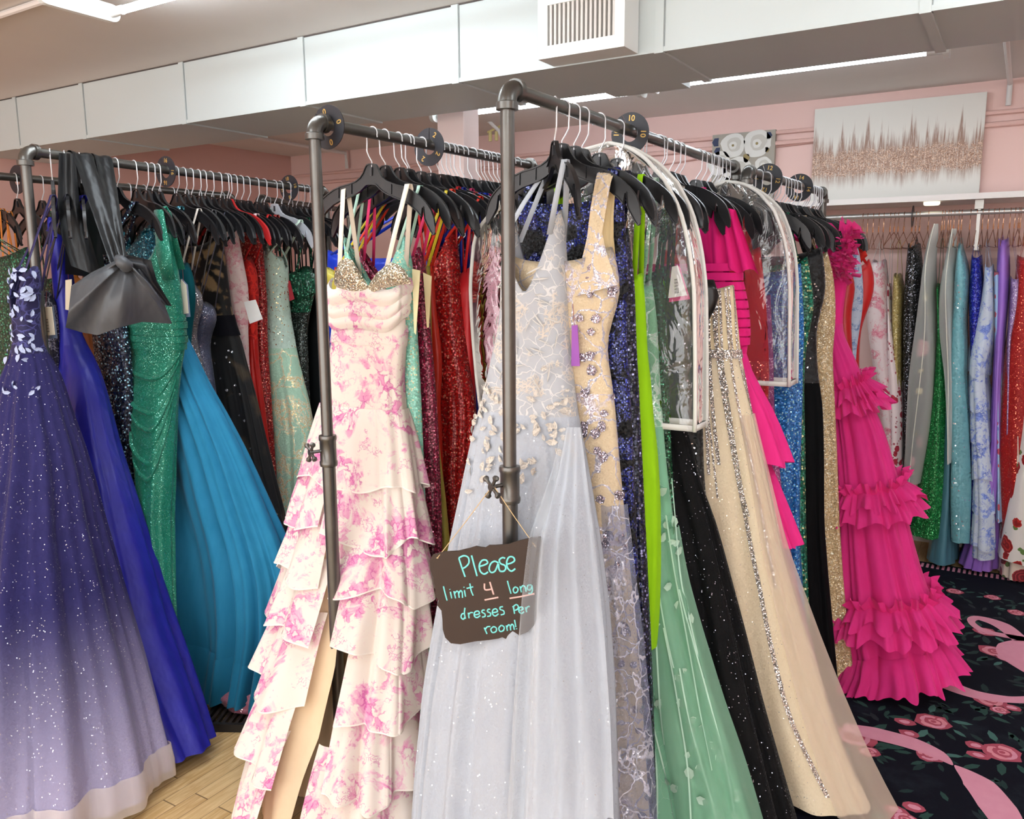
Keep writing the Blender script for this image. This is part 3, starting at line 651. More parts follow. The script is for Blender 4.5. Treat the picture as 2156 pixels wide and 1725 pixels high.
# ------------------------------------------------------------------ gowns
def edge_world(pts, Yf):
    out = []
    for px, py in pts:
        Y = Yf(1.0); P = at(1, Y, px, py)
        for _ in range(6):
            P = at(1, Yf(P[2]), px, py)
        out.append((P[2], P[0]))
    return out
def smooth1(a, n):
    for _ in range(n):
        b = a.copy(); b[1:-1] = (a[:-2]+2*a[1:-1]+a[2:])/4; a = b
    return a
class Gown:
    """a hanging dress: flattened cloth tube following two traced edges, with pleats that grow to the hem"""
    def __init__(s, name, label, rk, Y0, R, mat, skirt=None, L=None, half=.17, flare=.30, F=.18, Fz=1.3, bt=.035, bw=.03, bh=.07, waist=None,
                 neck='soft', drop=.06, back=.05, straps=None, strap_mat=None, strap_w=.012, n=12, amp=.018, drift=.6, hem=.03, xoff=0.0,
                 M=96, rows=44, hang='auto', yaw=None, group=None, short=None, cat='dress', top=None, seed=None, z_amp0=None, hk='black', hemwave=.0, Yg=None, Fp=1.2):
        s.rk = rk; s.Y0 = Y0; rr = random.Random(seed if seed is not None else ord(rk)*7919+int(round(Y0*1000)))
        if rk == 'W': s.X0 = Y0; s.Y0 = WY; s.rz = WZ; F = 0.0
        else: s.X0 = railx(rk, Y0); s.rz = RACK[rk][2]
        if rk == 'B' and Fp == 1.2: Fp = 2.2
        Yb = s.Y0 if Yg is None else Yg
        Yf = lambda z: Yb-F*max(0.0, min(1.0, (Fz-z)/Fz))**Fp
        s.Yf = Yf
        er = sorted(edge_world(R, Yf)); zr = np.array([p[0] for p in er]); xr = np.array([p[1] for p in er])
        ztop = top if top is not None else zr[-1]
        zs = np.linspace(hem, ztop, rows)
        def ev(z, zz, xx):
            v = np.interp(z, zz, xx)
            if len(zz) > 1:
                lo = z < zz[0]; sl = (xx[1]-xx[0])/(zz[1]-zz[0]) if zz[1] > zz[0] else 0
                v = np.where(lo, xx[0]+sl*(z-zz[0]), v)
            return v
        XR = smooth1(ev(zs, zr, xr), 2)
        if L is not None:
            el = sorted(edge_world(L, Yf)); XL = smooth1(ev(zs, np.array([p[0] for p in el]), np.array([p[1] for p in el])), 2)
        else:
            fl = np.clip((1.35-zs)/1.35, 0, 1)
            XL = np.minimum(s.X0-half-(flare-half)*fl, XR-.06)
        XL = np.minimum(XL, XR-.012)
        # correct the half widths for the slanting line of sight
        zw = waist if waist is not None else ztop-.42
        b = np.where(zs > zw, bw+(bt-bw)*np.clip((zs-zw)/max(.05, ztop-zw), 0, 1), bw+(bh-bw)*np.clip((zw-zs)/zw, 0, 1)**1.1)
        xc = (XL+XR)/2; a = (XR-XL)/2
        phi = np.arctan2(np.abs(xc), np.array([Yf(z) for z in zs])); cp, sp = np.cos(phi), np.sin(phi)
        p = a*cp; b = np.minimum(b, .85*p/np.maximum(sp, .05)); a = np.sqrt(np.maximum(p*p-(b*sp)**2, (.3*p)**2))/cp
        s.zs, s.xc, s.a, s.b, s.zw, s.ztop, s.hem = zs, xc, a, b, zw, ztop, hem
        s.n, s.amp, s.drift = n, amp, drift; s.ph = [rr.uniform(0, 6.28) for _ in range(6)]; s.zA = z_amp0 if z_amp0 is not None else zw
        s.hw = hemwave
        s.root = empty(name, (s.X0, s.Y0, 0)); tag(s.root, label, cat, group)
        s.O = Vector((s.X0, s.Y0, 0))
        zn = ztop-max(.16, drop+.1)
        # rings
        th = np.linspace(0, 2*PI, M, endpoint=False); P = []
        c = np.cos(th)
        sideR = np.abs(c)
        if neck == 'v': g = 1-sideR
        elif neck == 'sweet': g = np.abs(np.cos(2*th))*.5*(sideR < .7)+.5*(1-sideR)
        elif neck == 'cups': g = 1-np.exp(-((sideR-.52)/.2)**2)
        elif neck == 'one': g = np.clip((1-c)/1.7, 0, 1)
        else: g = (1-sideR**2)*.6
        dz = np.where(np.sin(th) < 0, drop, drop+back)*g
        for z in zs[::-1]:
            f = 0 if z <= zn else (z-zn)/(ztop-zn)
            P.append([s.pt(t, z-(d*f)) for t, d in zip(th, dz)])
        k = int(np.argmin(np.abs(zs[::-1]-zw))); k = max(2, min(len(P)-2, k))
        top_rows, sk_rows = P[:k+1], P[k:]
        ins = [s.pt(t, ztop-d-.02, inset=.006) for t, d in zip(th, dz)]
        s.bodice = MB().grid([ins]+top_rows, True).build('bodice', mat, s.root, sharp=None)
        s.skirt = MB().grid(sk_rows, True).build('skirt', skirt or mat, s.root, sharp=None)
        # straps over the hanger arms
        if straps:
            for (u, xh) in straps:
                ct = min(1, max(-1, u)); t0 = math.acos(ct)
                t = -t0 if t0 != 0 else -.01
                d = float(np.interp((t) % (2*PI), th, dz)); A = Vector(s.pt(t, ztop-d-.004)); B = Vector(s.pt(-t, ztop-d-back*.3-.004))
                zt = s.rz+hang_top(xh)+.004
                if rk == 'W': T = Vector((0, xh, s.rz-.09-.075*abs(xh)/.19)); wdv = (0, 1, 0)
                else: T = Vector((xh*math.cos(yaw or 0), xh*math.sin(yaw or 0), zt)); wdv = (1, 0, 0)
                off = Vector((0, -.011, 0)); off2 = Vector((0, .011, 0))
                if rk == 'W': off, off2 = Vector((-.005, 0, 0)), Vector((.005, 0, 0))
                MB().ribbon([A, A.lerp(T+off, .5), T+off+Vector((0, 0, -.012)), T+off*.6, T+off2*.6, T+off2+Vector((0, 0, -.012)), B], strap_w, .0014, wdv).build('strap', strap_mat or mat, s.root, sharp=None)
        if hang:
            y = yaw if yaw is not None else rr.uniform(-.13, .13)
            hanger(rk, Y0, ('rose gold wire hanger holding the ' if rk == 'W' else ('clear plastic hanger holding the ' if hk == 'clear' else hk+' plastic hanger holding the '))+(short or label), None, y, 'wire' if rk == 'W' else hk, 0 if (rk == 'W' or yaw is not None) else rr.uniform(-.06, .06))
    def pleat(s, t, z):
        A = s.amp*max(0.0, min(1.0, (s.zA-z)/s.zA))**.75
        q = s.n*t+.9*math.sin(2*t+s.ph[0])+s.drift*math.sin(2.2*z+s.ph[1]+t)
        v = 2*abs(math.cos(q/2))**.8-1; v2 = math.sin(q*1.73+s.ph[2]+1.3*math.sin(1.1*z+s.ph[4])); v3 = math.sin(2*t+s.ph[3]+z)
        return A*(.75*v+.35*v2+.5*v3)
    def pt(s, t, z, inset=0.0, out=0.0):
        zz = max(z, s.zs[0]); xc, a, b = np.interp(zz, s.zs, s.xc), np.interp(zz, s.zs, s.a), np.interp(zz, s.zs, s.b)
        c, n = math.cos(t), math.sin(t); e = .75
        x = a*math.copysign(abs(c)**e, c); y = b*math.copysign(abs(n)**e, n)
        nx, ny = c/max(a, .01), n/max(b, .008); q = math.hypot(nx, ny); nx, ny = nx/q, ny/q
        d = s.pleat(t, z)-inset+out
        if nx*nx > .5: d *= .7
        if s.hw and z < s.hem+.25: z = z+s.hw*(1-(z-s.hem)/.25)*math.sin(s.n*t*.5+s.ph[5])
        return (xc+x+nx*d-s.X0, s.Yf(z)+y+ny*d-s.Y0, z)
    def hit(s, px, py):
        """(t, z) of the front spot seen at this place of the photograph"""
        z = 1.0
        for _ in range(5): P = at(1, s.Yf(z)-np.interp(z, s.zs, s.b), px, py); z = P[2]
        xc, a = np.interp(z, s.zs, s.xc), np.interp(z, s.zs, s.a); c = max(-1, min(1, (P[0]-xc)/a))
        c = math.copysign(abs(c)**(1/.75), c)
        return -math.acos(c), z
    def band(s, name, mat, z0, z1, M=120, out=.004, t0=0.0, t1=2*PI, rows=3, sheet=True):
        full = abs(t1-t0-2*PI) < 1e-6
        T = [t0+(t1-t0)*i/(M if full else M-1) for i in range(M)]
        P = [[s.pt(t, z1+(z0-z1)*k/(rows-1), out=out) for t in T] for k in range(rows)]
        return MB().grid(P, full).build(name, mat, s.root, sharp=None)
    def stripe(s, name, mat, tz, w=.012, out=.003):
        """trim running down the cloth; tz = [(t, z), ...] dense"""
        P = []
        for t, z in tz:
            a = Vector(s.pt(t, z, out=out)); a2 = Vector(s.pt(t+.01, z, out=out)); e = (a2-a); e = e.normalized() if e.length > 1e-8 else Vector((1, 0, 0))
            P.append([a-e*w/2, a+e*w/2])
        return MB().grid(P).build(name, mat, s.root, sharp=None)
    def flounce(s, name, mat, z0, z1, out0, out1, n, wave, M=200, t0=0.0, t1=2*PI, rows=7, zw=.01, seed=0, tilt=None, edge=None):
        """gathered frill: z1 = where it is sewn on, z0 = its free edge"""
        rr = random.Random(seed); ph = [rr.uniform(0, 6.28) for _ in range(4)]; full = abs(t1-t0-2*PI) < 1e-6; P = []
        for k in range(rows):
            u = k/(rows-1); row = []
            for i in range(M):
                t = t0+(t1-t0)*i/(M if full else M-1)
                q = n*t+.8*math.sin(3*t+ph[0])
                o = out0+(out1-out0)*u**.8+wave*u*(.65*math.sin(q+ph[1])+.35*math.sin(1.61*q+ph[2]))
                z = z1+(z0-z1)*u+(tilt(t) if tilt else 0)+zw*u*math.sin(.5*q+ph[3])
                p = Vector(s.pt(t, z)); zz = max(z, s.zs[0]); xc = np.interp(zz, s.zs, s.xc)-s.X0; yc = s.Yf(z)-s.Y0
                d = Vector((p.x-xc, (p.y-yc)*2.0, 0)); d = d.normalized() if d.length > 1e-6 else Vector((1, 0, 0))
                p += d*o; row.append((p.x, p.y, z))
            P.append(row)
        m = MB().grid(P, full)
        if edge:
            cen = [np.interp(max(z0, s.zs[0]), s.zs, s.xc)-s.X0, s.Yf(z0)-s.Y0]; A = P[-1]; B = []
            for p in A:
                d = Vector((p[0]-cen[0], p[1]-cen[1], 0)).normalized(); B.append((p[0]+d.x*.0015, p[1]+d.y*.0015, p[2]-.004))
            m.grid([[(p[0]+(q[0]-p[0])*.8, p[1]+(q[1]-p[1])*.8, p[2]+.001) for p, q in zip(A, B)], B], full, 1)
            return m.build(name, [mat, edge], s.root, sharp=None)
        return m.build(name, mat, s.root, sharp=None)
    def leaf_patches(s, mat, spots, size=.03, seed=0, out=.006, sq=.42, into=None):
        """applique sewn to the cloth: goes into the same mesh with its own material"""
        rr = random.Random(seed); m = MB()
        for t, z in spots:
            c = Vector(s.pt(t, z, out=out)); du = Vector(s.pt(t+.03, z, out=out))-c; du = du.normalized() if du.length > 1e-8 else Vector((1, 0, 0)); dv = Vector((0, 0, 1)); nn = du.cross(dv).normalized()
            g = rr.uniform(0, 6.28); e = du*math.cos(g)+dv*math.sin(g); f = -du*math.sin(g)+dv*math.cos(g); L = size*rr.uniform(.7, 1.3)
            pts = [c+e*(L*x)+f*(L*y*sq/.42)+nn*(.004*zz) for x, y, zz in ((-.6, 0, 0), (-.25, .3, 1), (.2, .26, 1), (.6, 0, 0), (.2, -.26, 1), (-.25, -.3, 1), (0, 0, .2))]
            m.add(pts, [(0, 1, 6), (1, 2, 6), (2, 3, 6), (3, 4, 6), (4, 5, 6), (5, 0, 6)])
        me = (into or s.bodice).data; k = len(me.materials); me.materials.append(mat)
        V = [tuple(v.co) for v in me.vertices]; F = [tuple(p.vertices) for p in me.polygons]; I = [p.material_index for p in me.polygons]; b = len(V)
        new = bpy.data.meshes.new(me.name); new.from_pydata(V+m.v, [], F+[tuple(i+b for i in f) for f in m.f])
        for q in me.materials: new.materials.append(q)
        new.polygons.foreach_set('material_index', I+[k]*len(m.f)); new.polygons.foreach_set('use_smooth', [True]*(len(F)+len(m.f))); new.update()
        (into or s.bodice).data = new
def free_sheet(root, name, mat, rows, wrap=False, sharp=None):
    """rows of world points as a child cloth of root"""
    O = root.location
    return MB().grid([[Vector(p)-O for p in r] for r in rows], wrap).build(name, mat, root, sharp=sharp)
def price_tag(label, Y, corners, mat='efe9dd', back=None, lines=True, string=None):
    """small card hanging by a thread; corners are its four spots in the picture, at depth Y"""
    P = [Vector(at(1, Y, *c)) for c in corners]; ctr = sum(P, Vector())/4
    r = empty('price_tag', ctr); tag(r, label, 'price tag', 'price tags on the dresses')
    n = (P[1]-P[0]).cross(P[3]-P[0]).normalized()
    if n.y > 0: n = -n
    m = MB(); V = [p-ctr+n*.0008 for p in P]+[p-ctr-n*.0008 for p in P]
    m.add(V, [(0, 1, 2, 3), (7, 6, 5, 4), (0, 4, 5, 1), (1, 5, 6, 2), (2, 6, 7, 3), (3, 7, 4, 0)]); m.build('card', plain(mat, .6), r, False)
    if back:
        V = [p-ctr-n*.002 + (p-ctr)*.12+Vector((.004, .0, -.006)) for p in P]; V2 = [v-n*.0008 for v in V]
        MB().add(V+V2, [(0, 1, 2, 3), (7, 6, 5, 4), (0, 4, 5, 1), (1, 5, 6, 2), (2, 6, 7, 3), (3, 7, 4, 0)]).build('backing_card', plain(back, .6), r, False)
    if lines:
        m = MB(); A, B, C_, D = [p-ctr+n*.0014 for p in P]
        for i in range(14):
            v0 = .42+.035*i; v1 = v0+(.010 if i % 3 else .02); u0, u1 = .35, .62
            f = lambda u, v: A.lerp(B, u).lerp(D.lerp(C_, u), v)
            m.add([f(u0, v0), f(u1, v0), f(u1, v1), f(u0, v1)], [(0, 1, 2, 3)])
        m.build('barcode', plain('4a4644', .7), r, False)
    if string:
        T = Vector(at(1, Y, *string)); MB().tube([(P[0]+P[1])/2-ctr+(P[3]-P[0])*.06, T-ctr], .0008, 5).build('thread', plain('8a2f35', .6), r)
    return r

def proj(P):
    v = np.array(P)-CAM; z = v@_f; return (CX+FPX*(v@_r)/z, CY-FPX*(v@_u)/z)
def hang_edge(rk, y, w0, w1, ztop=1.62, lean=0.0):
    """right and left edges of a plain dress hanging straight"""
    x = railx(rk, y); zs = (ztop, 1.3, .9, .5, .05)
    f = lambda k: [proj((x+lean*(1.6-z)+k*(w0+(w1-w0)*((ztop-z)/ztop)), y, z)) for z in zs]
    return f(1), f(-1)
def onplane(P0, n, px, py):
    d = _f+_r*(px-CX)/FPX-_u*(py-CY)/FPX; n = np.array(n, float)
    return CAM+d*((np.array(P0)-CAM)@n/(d@n))
def garment_bag(label, rk, Y0, L, R, d=.05, short='', inner=True):
    """clear vinyl shoulder cover with white piping on both seams"""
    Yf = lambda z: Y0
    el, er = sorted(edge_world(L, Yf)), sorted(edge_world(R, Yf)); zt = max(el[-1][0], er[-1][0]); zb = min(el[0][0], er[0][0])
    O = Vector((railx(rk, Y0), Y0, 0)); r = empty('garment_cover', O); tag(r, label, 'garment cover', 'clear garment covers')
    zs = np.concatenate([np.linspace(zb, zt-.12, 22)[:-1], zt-.12*(1-np.linspace(0, 1, 14))**2*1.0])
    I = lambda e, z: np.interp(z, [p[0] for p in e], [p[1] for p in e])
    xl = smooth1(I(el, zs), 1); xr = smooth1(I(er, zs), 1); rr = random.Random(int(Y0*999)); P = []
    for z, a, b in zip(zs[::-1], xl[::-1], xr[::-1]):
        row = []; nf = 14; dd = d*min(1.0, .25+(zt-z)*9)
        for i in range(nf+1):
            u = i/nf; row.append((a+(b-a)*u, Y0-dd+.009*math.sin(9*u+7*z+rr.random()*.25)*math.sin(PI*u)+.006*math.sin(23*u-11*z), z))
        for k in (1, 2): row.append((b+.004*math.sin(9*z), Y0-dd+2*dd*k/3, z))
        for i in range(nf+1):
            u = 1-i/nf; row.append((a+(b-a)*u, Y0+dd+.006*math.sin(8*u+6*z)*math.sin(PI*u), z))
        for k in (1, 2): row.append((a, Y0+dd-2*dd*k/3, z))
        P.append([Vector(p)-O for p in row])
    MB().grid(P, True).build('vinyl_shell', clear_film(), r, sharp=None)
    wp = plain('eeece6', .55)
    for sy in (-1, 1):
        pts = []
        for z, a in zip(zs, xl): pts.append((a, z))
        for z, b in list(zip(zs, xr))[::-1]: pts.append((b, z))
        m = MB(); path = [Vector((x, Y0+sy*(d+.002)*min(1.0, .25+(zt-z)*9), z))-O for x, z in pts]
        m.tube(path, .0062, 8); m.build('piping', wp, r, sharp=None)
        MB().ribbon([Vector((xl[0], Y0+sy*d, zb+.009))-O, Vector(((xl[0]+xr[0])/2, Y0+sy*(d+.004), zb+.007))-O, Vector((xr[0], Y0+sy*d, zb+.009))-O], .018, .003, (0, 0, 1)).build('hem_binding', wp, r, sharp=None)
    MB().ribbon([Vector((xr[0], Y0-d, zb+.009))-O, Vector((xr[0], Y0+d, zb+.009))-O], .018, .003, (0, 0, 1)).build('hem_binding', wp, r, sharp=None)
    return r
# ------------------------------------------------------------------ nearest rack (size 10), front to back
G = {}
NUDE = 'd9c4a4'
# silver grey tulle gown
g = Gown('evening_gown', 'silver grey tulle gown with lace bodice at the front of the tall rack', 'A', 1.94,
  R=[(1187, 442), (1190, 520), (1197, 600), (1200, 680), (1203, 770), (1212, 850), (1225, 930), (1236, 1000), (1256, 1130), (1275, 1280), (1286, 1450), (1292, 1725)],
  L=[(1068, 450), (1058, 560), (1056, 680), (1045, 715), (1032, 780), (1015, 850), (1000, 910), (975, 1040), (955, 1140), (930, 1280), (905, 1430), (890, 1600), (882, 1725)],
  mat=lace('b6b8be', 'd8d6d6', 28.0, None, None, .055, 'd8cdc2'), skirt=tulle('b9bfcb', .97, 'c8ccd4', 'ffffff', .012), F=.45, Fz=1.4, bt=.05, bw=.06, bh=.13, waist=1.24, neck='v', drop=.21, n=17, amp=.030, M=170, rows=60,
  straps=[(.72, .105), (-.72, -.105)], strap_mat=tulle('c3c9d2', 1.0), strap_w=.016, yaw=-.82, short='silver grey tulle gown', drift=.5)
G['gray'] = g
oy = [900, 1000, 1130, 1250, 1340, 1500, 1725]      # loose outer layer of net falling over the sign
oL = [1185, 1160, 1116, 1102, 1094, 1080, 1064]; oR = [1222, 1236, 1254, 1267, 1276, 1286, 1292]
dL = [1.83, 1.76, 1.555, 1.535, 1.52, 1.48, 1.40]; dR = [1.84, 1.80, 1.72, 1.67, 1.63, 1.55, 1.45]
rows = []
for k in range(30):
    y = 900+825*k/29; row = []; A = at(1, np.interp(y, oy, dL), np.interp(y, oy, oL), y); B = at(1, np.interp(y, oy, dR), np.interp(y, oy, oR), y)
    for i in range(41):
        v = i/40; p = A*(1-v)+B*v; row.append(Vector(p)+Vector((.1, -.95, 0))*(.010*math.sin(v*26+.9*math.sin(k*.16))*min(1, k/8)+.03*math.sin(PI*v)*min(1, k/10)))
    rows.append(row)
free_sheet(g.root, 'net_overlay', tulle('c2c8d2', .62, 'ced2da', 'ffffff', .006), [r_[9:] for r_ in rows])
free_sheet(g.root, 'net_edge', tulle('d0d5dc', .24, 'd6dae0'), [r_[:10] for r_ in rows])
rr = random.Random(5)
g.leaf_patches(lace('c9c2bb', 'e6ddd2', 60.0, None, None, .12), [(rr.uniform(-2.7, -.35), rr.gauss(1.2, .06)) for _ in range(70)]+[(rr.uniform(-2.3, -1.0), rr.uniform(.98, 1.15)) for _ in range(16)], .022, 1, .007)
g.leaf_patches(plain('d9d5d0', .6), [(rr.uniform(-2.9, -.2), rr.uniform(1.28, 1.62)) for _ in range(40)], .036, 2, .004, .07)
# nude and silver beaded gown
g = Gown('evening_gown', 'nude gown with silver beaded flowers and one wide shoulder strap', 'A', 1.985,
  R=[(1288, 520), (1300, 565), (1311, 605), (1300, 645), (1281, 690), (1273, 730), (1284, 780), (1293, 850), (1299, 950), (1308, 1060), (1319, 1180), (1336, 1350), (1351, 1550), (1361, 1725)],
  mat=lace(NUDE, 'a7a4b4', 13.0, None, 'dcd6e0', .035, 'b9a9b4'), skirt=lace(NUDE, 'a7a4b4', 11.0, None, 'dcd6e0', .03, 'b9a9b4'), F=.22, bt=.05, bw=.035, bh=.07, waist=1.28, neck='soft', n=9, amp=.014, short='nude beaded gown', straps=None)
s_ = g
def px_sheet(root, name, mat, L, R, Ys, n=10, wob=.004, per=4):
    rows = []; k = len(L)
    for j in range((k-1)*per+1):
        u = j/per; i = min(int(u), k-2); f = u-i; mixp = lambda q: np.array(q[i], float)*(1-f)+np.array(q[i+1], float)*f
        a, b, Y = mixp(L), mixp(R), Ys[i]*(1-f)+Ys[i+1]*f
        rows.append([Vector(at(1, Y-wob*math.sin(PI*q/n)-wob*.4*math.sin(q*1.9+u), *(a*(1-q/n)+b*(q/n)))) for q in range(n+1)])
    return free_sheet(root, name, mat, rows)
bm_ = lace(NUDE, 'a7a4b4', 20.0, None, 'dcd6e0', .05)
px_sheet(g.root, 'shoulder_strap', bm_, [(1258, 362), (1254, 378), (1243, 440), (1236, 500), (1222, 560), (1208, 625)], [(1292, 366), (1286, 385), (1276, 440), (1268, 490), (1276, 530), (1300, 600)], [1.985, 1.966, 1.957, 1.95, 1.945, 1.935], wob=.006)
px_sheet(g.root, 'back_strap', plain('ecd2a0', .7), [(1268, 362), (1276, 385), (1270, 440), (1262, 490), (1266, 530), (1285, 590)], [(1292, 366), (1296, 390), (1292, 450), (1292, 500), (1297, 550), (1305, 606)], [1.99, 2.00, 2.005, 2.005, 2.0, 1.99], wob=-.006)
rr = random.Random(8)
g.leaf_patches(beads('d8ccd6', '9d93a8'), [(rr.uniform(-1.2, -.05), rr.uniform(.2, 1.62)) for _ in range(60)], .022, 3, .005, .7)
# its loose embroidered net panel
g2 = g
rows = []
for k in range(24):
    z = 1.0-k*(.96/23); rows.append([Vector(g.pt(-.75+.85*i/15, z, out=.010+.025*(i/15)*(1-z)+.006*math.sin(i*1.2+4*z)))+g.root.location for i in range(16)])
free_sheet(g.root, 'net_panel', lace('a2a8c4', 'c6c6d6', 14.0, .42, 'dcdae6', .035), rows)
# midnight scroll sequin gown
Gown('evening_gown', 'black velvet gown with shiny navy sequin scrolls', 'A', 2.045,
  R=[(1312, 395), (1318, 500), (1325, 600), (1318, 690), (1322, 760), (1330, 880), (1338, 1050), (1347, 1250), (1357, 1450), (1366, 1725)],
  mat=sequin('1c2470', '2f3fb0', '8f9be8', 210.0, 1.2, .6, .05, .2, 10.0, '050509'), F=.2, bt=.03, bh=.05, n=7, amp=.010, straps=[(.7, .12), (-.7, -.12)], strap_w=.03, short='navy scroll sequin gown')
Gown('evening_gown', 'dark navy gown dotted with round sequins beside the lime gown', 'A', 2.10,
  R=[(1322, 480), (1336, 590), (1338, 680), (1341, 760), (1347, 880), (1354, 1050), (1362, 1250), (1369, 1450), (1375, 1725)],
  mat=sequin('0d1030', '1b2154', '9a96c8', 150.0, .9, .45, .25, .25, 0, '070816'), F=.2, bt=.03, bh=.05, n=7, amp=.010, straps=[(.7, .13), (-.7, -.13)], strap_w=.02, short='dotted navy sequin gown')
# lime
g = Gown('evening_gown', 'bright lime green gown hanging half inside the near clear cover', 'A', 2.20,
  R=[(1352, 575), (1358, 640), (1362, 740), (1374, 870), (1383, 960), (1387, 1060), (1386, 1200), (1382, 1300), (1374, 1395), (1371, 1412)],
  L=[(1180, 590), (1185, 700), (1190, 900), (1215, 1100), (1260, 1250), (1320, 1380), (1350, 1412)],
  mat=cloth('a5e01f', '93cc16'), F=.22, bt=.035, bw=.05, bh=.06, n=8, amp=.014, hem=.55, straps=[(.85, .13), (-.8, -.13)], strap_w=.016, short='bright lime gown')
# near clear cover with the mint and blush gowns in it
g = Gown('evening_gown', 'mint green lace gown with leafy embroidery under the near clear cover', 'A', 2.33,
  R=[(1372, 590), (1384, 680), (1388, 790), (1396, 900), (1403, 980), (1416, 1080), (1432, 1200), (1462, 1330), (1502, 1480), (1541, 1600), (1574, 1725)],
  mat=lace('8fc4a2', 'c9e4d2', 17.0, None, 'dff2e6', .05), skirt=lace('86c09e', 'a8d6ba', 14.0, None, None, .012), F=.24, bt=.03, bw=.035, bh=.11, n=9, amp=.022, flare=.3, straps=[(.8, .12), (-.8, -.12)], short='mint green lace gown')
rows = []
for k in range(22):
    z = .86-k*(.82/21); rows.append([Vector(g.pt(-1.05+1.15*i/17, z, out=.014+.05*(i/17)*(.9-z)+.008*math.sin(i*1.1+4*z)))+g.root.location for i in range(18)])
free_sheet(g.root, 'net_overskirt', tulle('9ad2b0', .42, 'a8dabc'), rows)
vine = plain('c2e4cf', .6)
for i in range(9):
    z0_, z1_ = [(.1, 1.1), (.05, .8), (.3, 1.15), (.1, .6), (.5, 1.1), (.05, .5), (.25, .9), (.1, .7), (.4, 1.0)][i]
    g.stripe('corded_vine', vine, [(-1.15+.125*i+.07*math.sin(6*z+i*1.7)-.10*(1-z), z) for z in np.linspace(z0_, z1_, 40)], .0045, .030)
rr = random.Random(4)
g.leaf_patches(plain('c4e2cd', .6), [(rr.uniform(-1.3, -.1), rr.uniform(.1, 1.0)) for _ in range(44)], .026, 5, .02, .55)
Gown('evening_gown', 'blush pink glitter gown seen through the clear cover left of the upright', 'A', 2.37,
  R=[(1290, 500), (1300, 700), (1320, 1000), (1350, 1300), (1380, 1600)], L=[(1022, 490), (1016, 600), (1018, 700), (1026, 800), (1040, 1000), (1060, 1400)],
  mat=glitter('d98fa8', 'fff0f4', .14, 300.0, 'e3a7b8'), F=.15, bt=.03, bh=.05, n=8, amp=.012, short='blush pink glitter gown', hang=None)
garment_bag('clear garment cover with white piping over the mint and lime gowns', 'A', 2.36,
  L=[(1285, 303), (1190, 330), (1120, 380), (1060, 440), (1018, 490), (1008, 600), (1013, 700), (1022, 800), (1030, 862)],
  R=[(1290, 303), (1330, 312), (1372, 338), (1412, 382), (1445, 440), (1464, 520), (1474, 600), (1476, 740), (1476, 868)])
Gown('evening_gown', 'dark forest green sequin gown below the near clear cover', 'A', 2.43,
  R=[(1402, 560), (1404, 700), (1410, 880), (1416, 1000), (1425, 1100), (1440, 1250), (1470, 1450)], mat=sequin('0f4a2c', '1c6b3e', '59c088', 170.0, 1.0, .5, .2), F=.2, bt=.025, bh=.04, n=7, amp=.008, short='dark forest green gown', straps=[(.8, .12), (-.8, -.12)])
g = Gown('evening_gown', 'sheer black tulle gown sprinkled with glitter', 'A', 2.48,
  R=[(1425, 600), (1425, 760), (1432, 850), (1452, 920), (1473, 1010), (1507, 1100), (1541, 1230), (1572, 1350), (1603, 1480), (1642, 1620), (1672, 1725)],
  mat=cloth('0c0c0e', '141416'), skirt=tulle('101012', .88, '1a191b', 'd8d8e8', .03), F=.22, bt=.03, bw=.03, bh=.12, n=10, amp=.026, short='sheer black tulle gown', straps=[(.8, .12), (-.8, -.12)])
g.band('lining', cloth('0a0a0c', '121214'), .05, 1.2, 80, -.012, rows=8)
Gown('evening_gown', 'black satin gown with rhinestone dots beside the champagne gown', 'A', 2.505,
  R=[(1498, 575), (1521, 590), (1519, 640), (1490, 672), (1476, 700), (1478, 870), (1480, 1000), (1495, 1150), (1520, 1300)],
  mat=satin('0a0a0c', '141416', .28), skirt=glitter('08080a', 'f2f2ff', .05, 150.0), F=.18, bt=.04, bh=.05, n=7, amp=.008, waist=1.5, bw=.03, neck='cups', drop=.02, straps=[(.75, .12), (-.7, -.12)], strap_w=.009, short='black satin gown')
# champagne gown with rhinestone stripes
st = beads('f0e8e2', 'c3b6b0')
g = Gown('evening_gown', 'champagne gown with vertical rhinestone stripes and jewelled belt', 'A', 2.65,
  R=[(1544, 600), (1549, 640), (1555, 700), (1560, 750), (1570, 810), (1582, 870), (1611, 1000), (1640, 1150), (1668, 1250), (1692, 1340), (1725, 1450), (1762, 1560), (1800, 1650), (1824, 1700)],
  mat=cloth('efdcb8', 'e6cfa6'), skirt=tulle('f6e6c8', .97, 'f0dcba', 'fff6ea', .02), F=.2, bt=.05, bw=.05, bh=.15, waist=1.33, neck='v', drop=.05, n=11, amp=.016, M=150, rows=56, straps=[(.35, .085), (-.5, -.1)], strap_mat=st, strap_w=.02, short='champagne rhinestone gown', flare=.34)
def px_stripe(g, name, mat, pts, w, n=40):
    tz = [g.hit(*p) for p in pts]; zz = [q[1] for q in tz][::-1]; tt = [q[0] for q in tz][::-1]
    z = np.linspace(zz[-1], zz[0], n); t = smooth1(np.interp(z, zz, tt), 3); return g.stripe(name, mat, list(zip(t, z)), w)
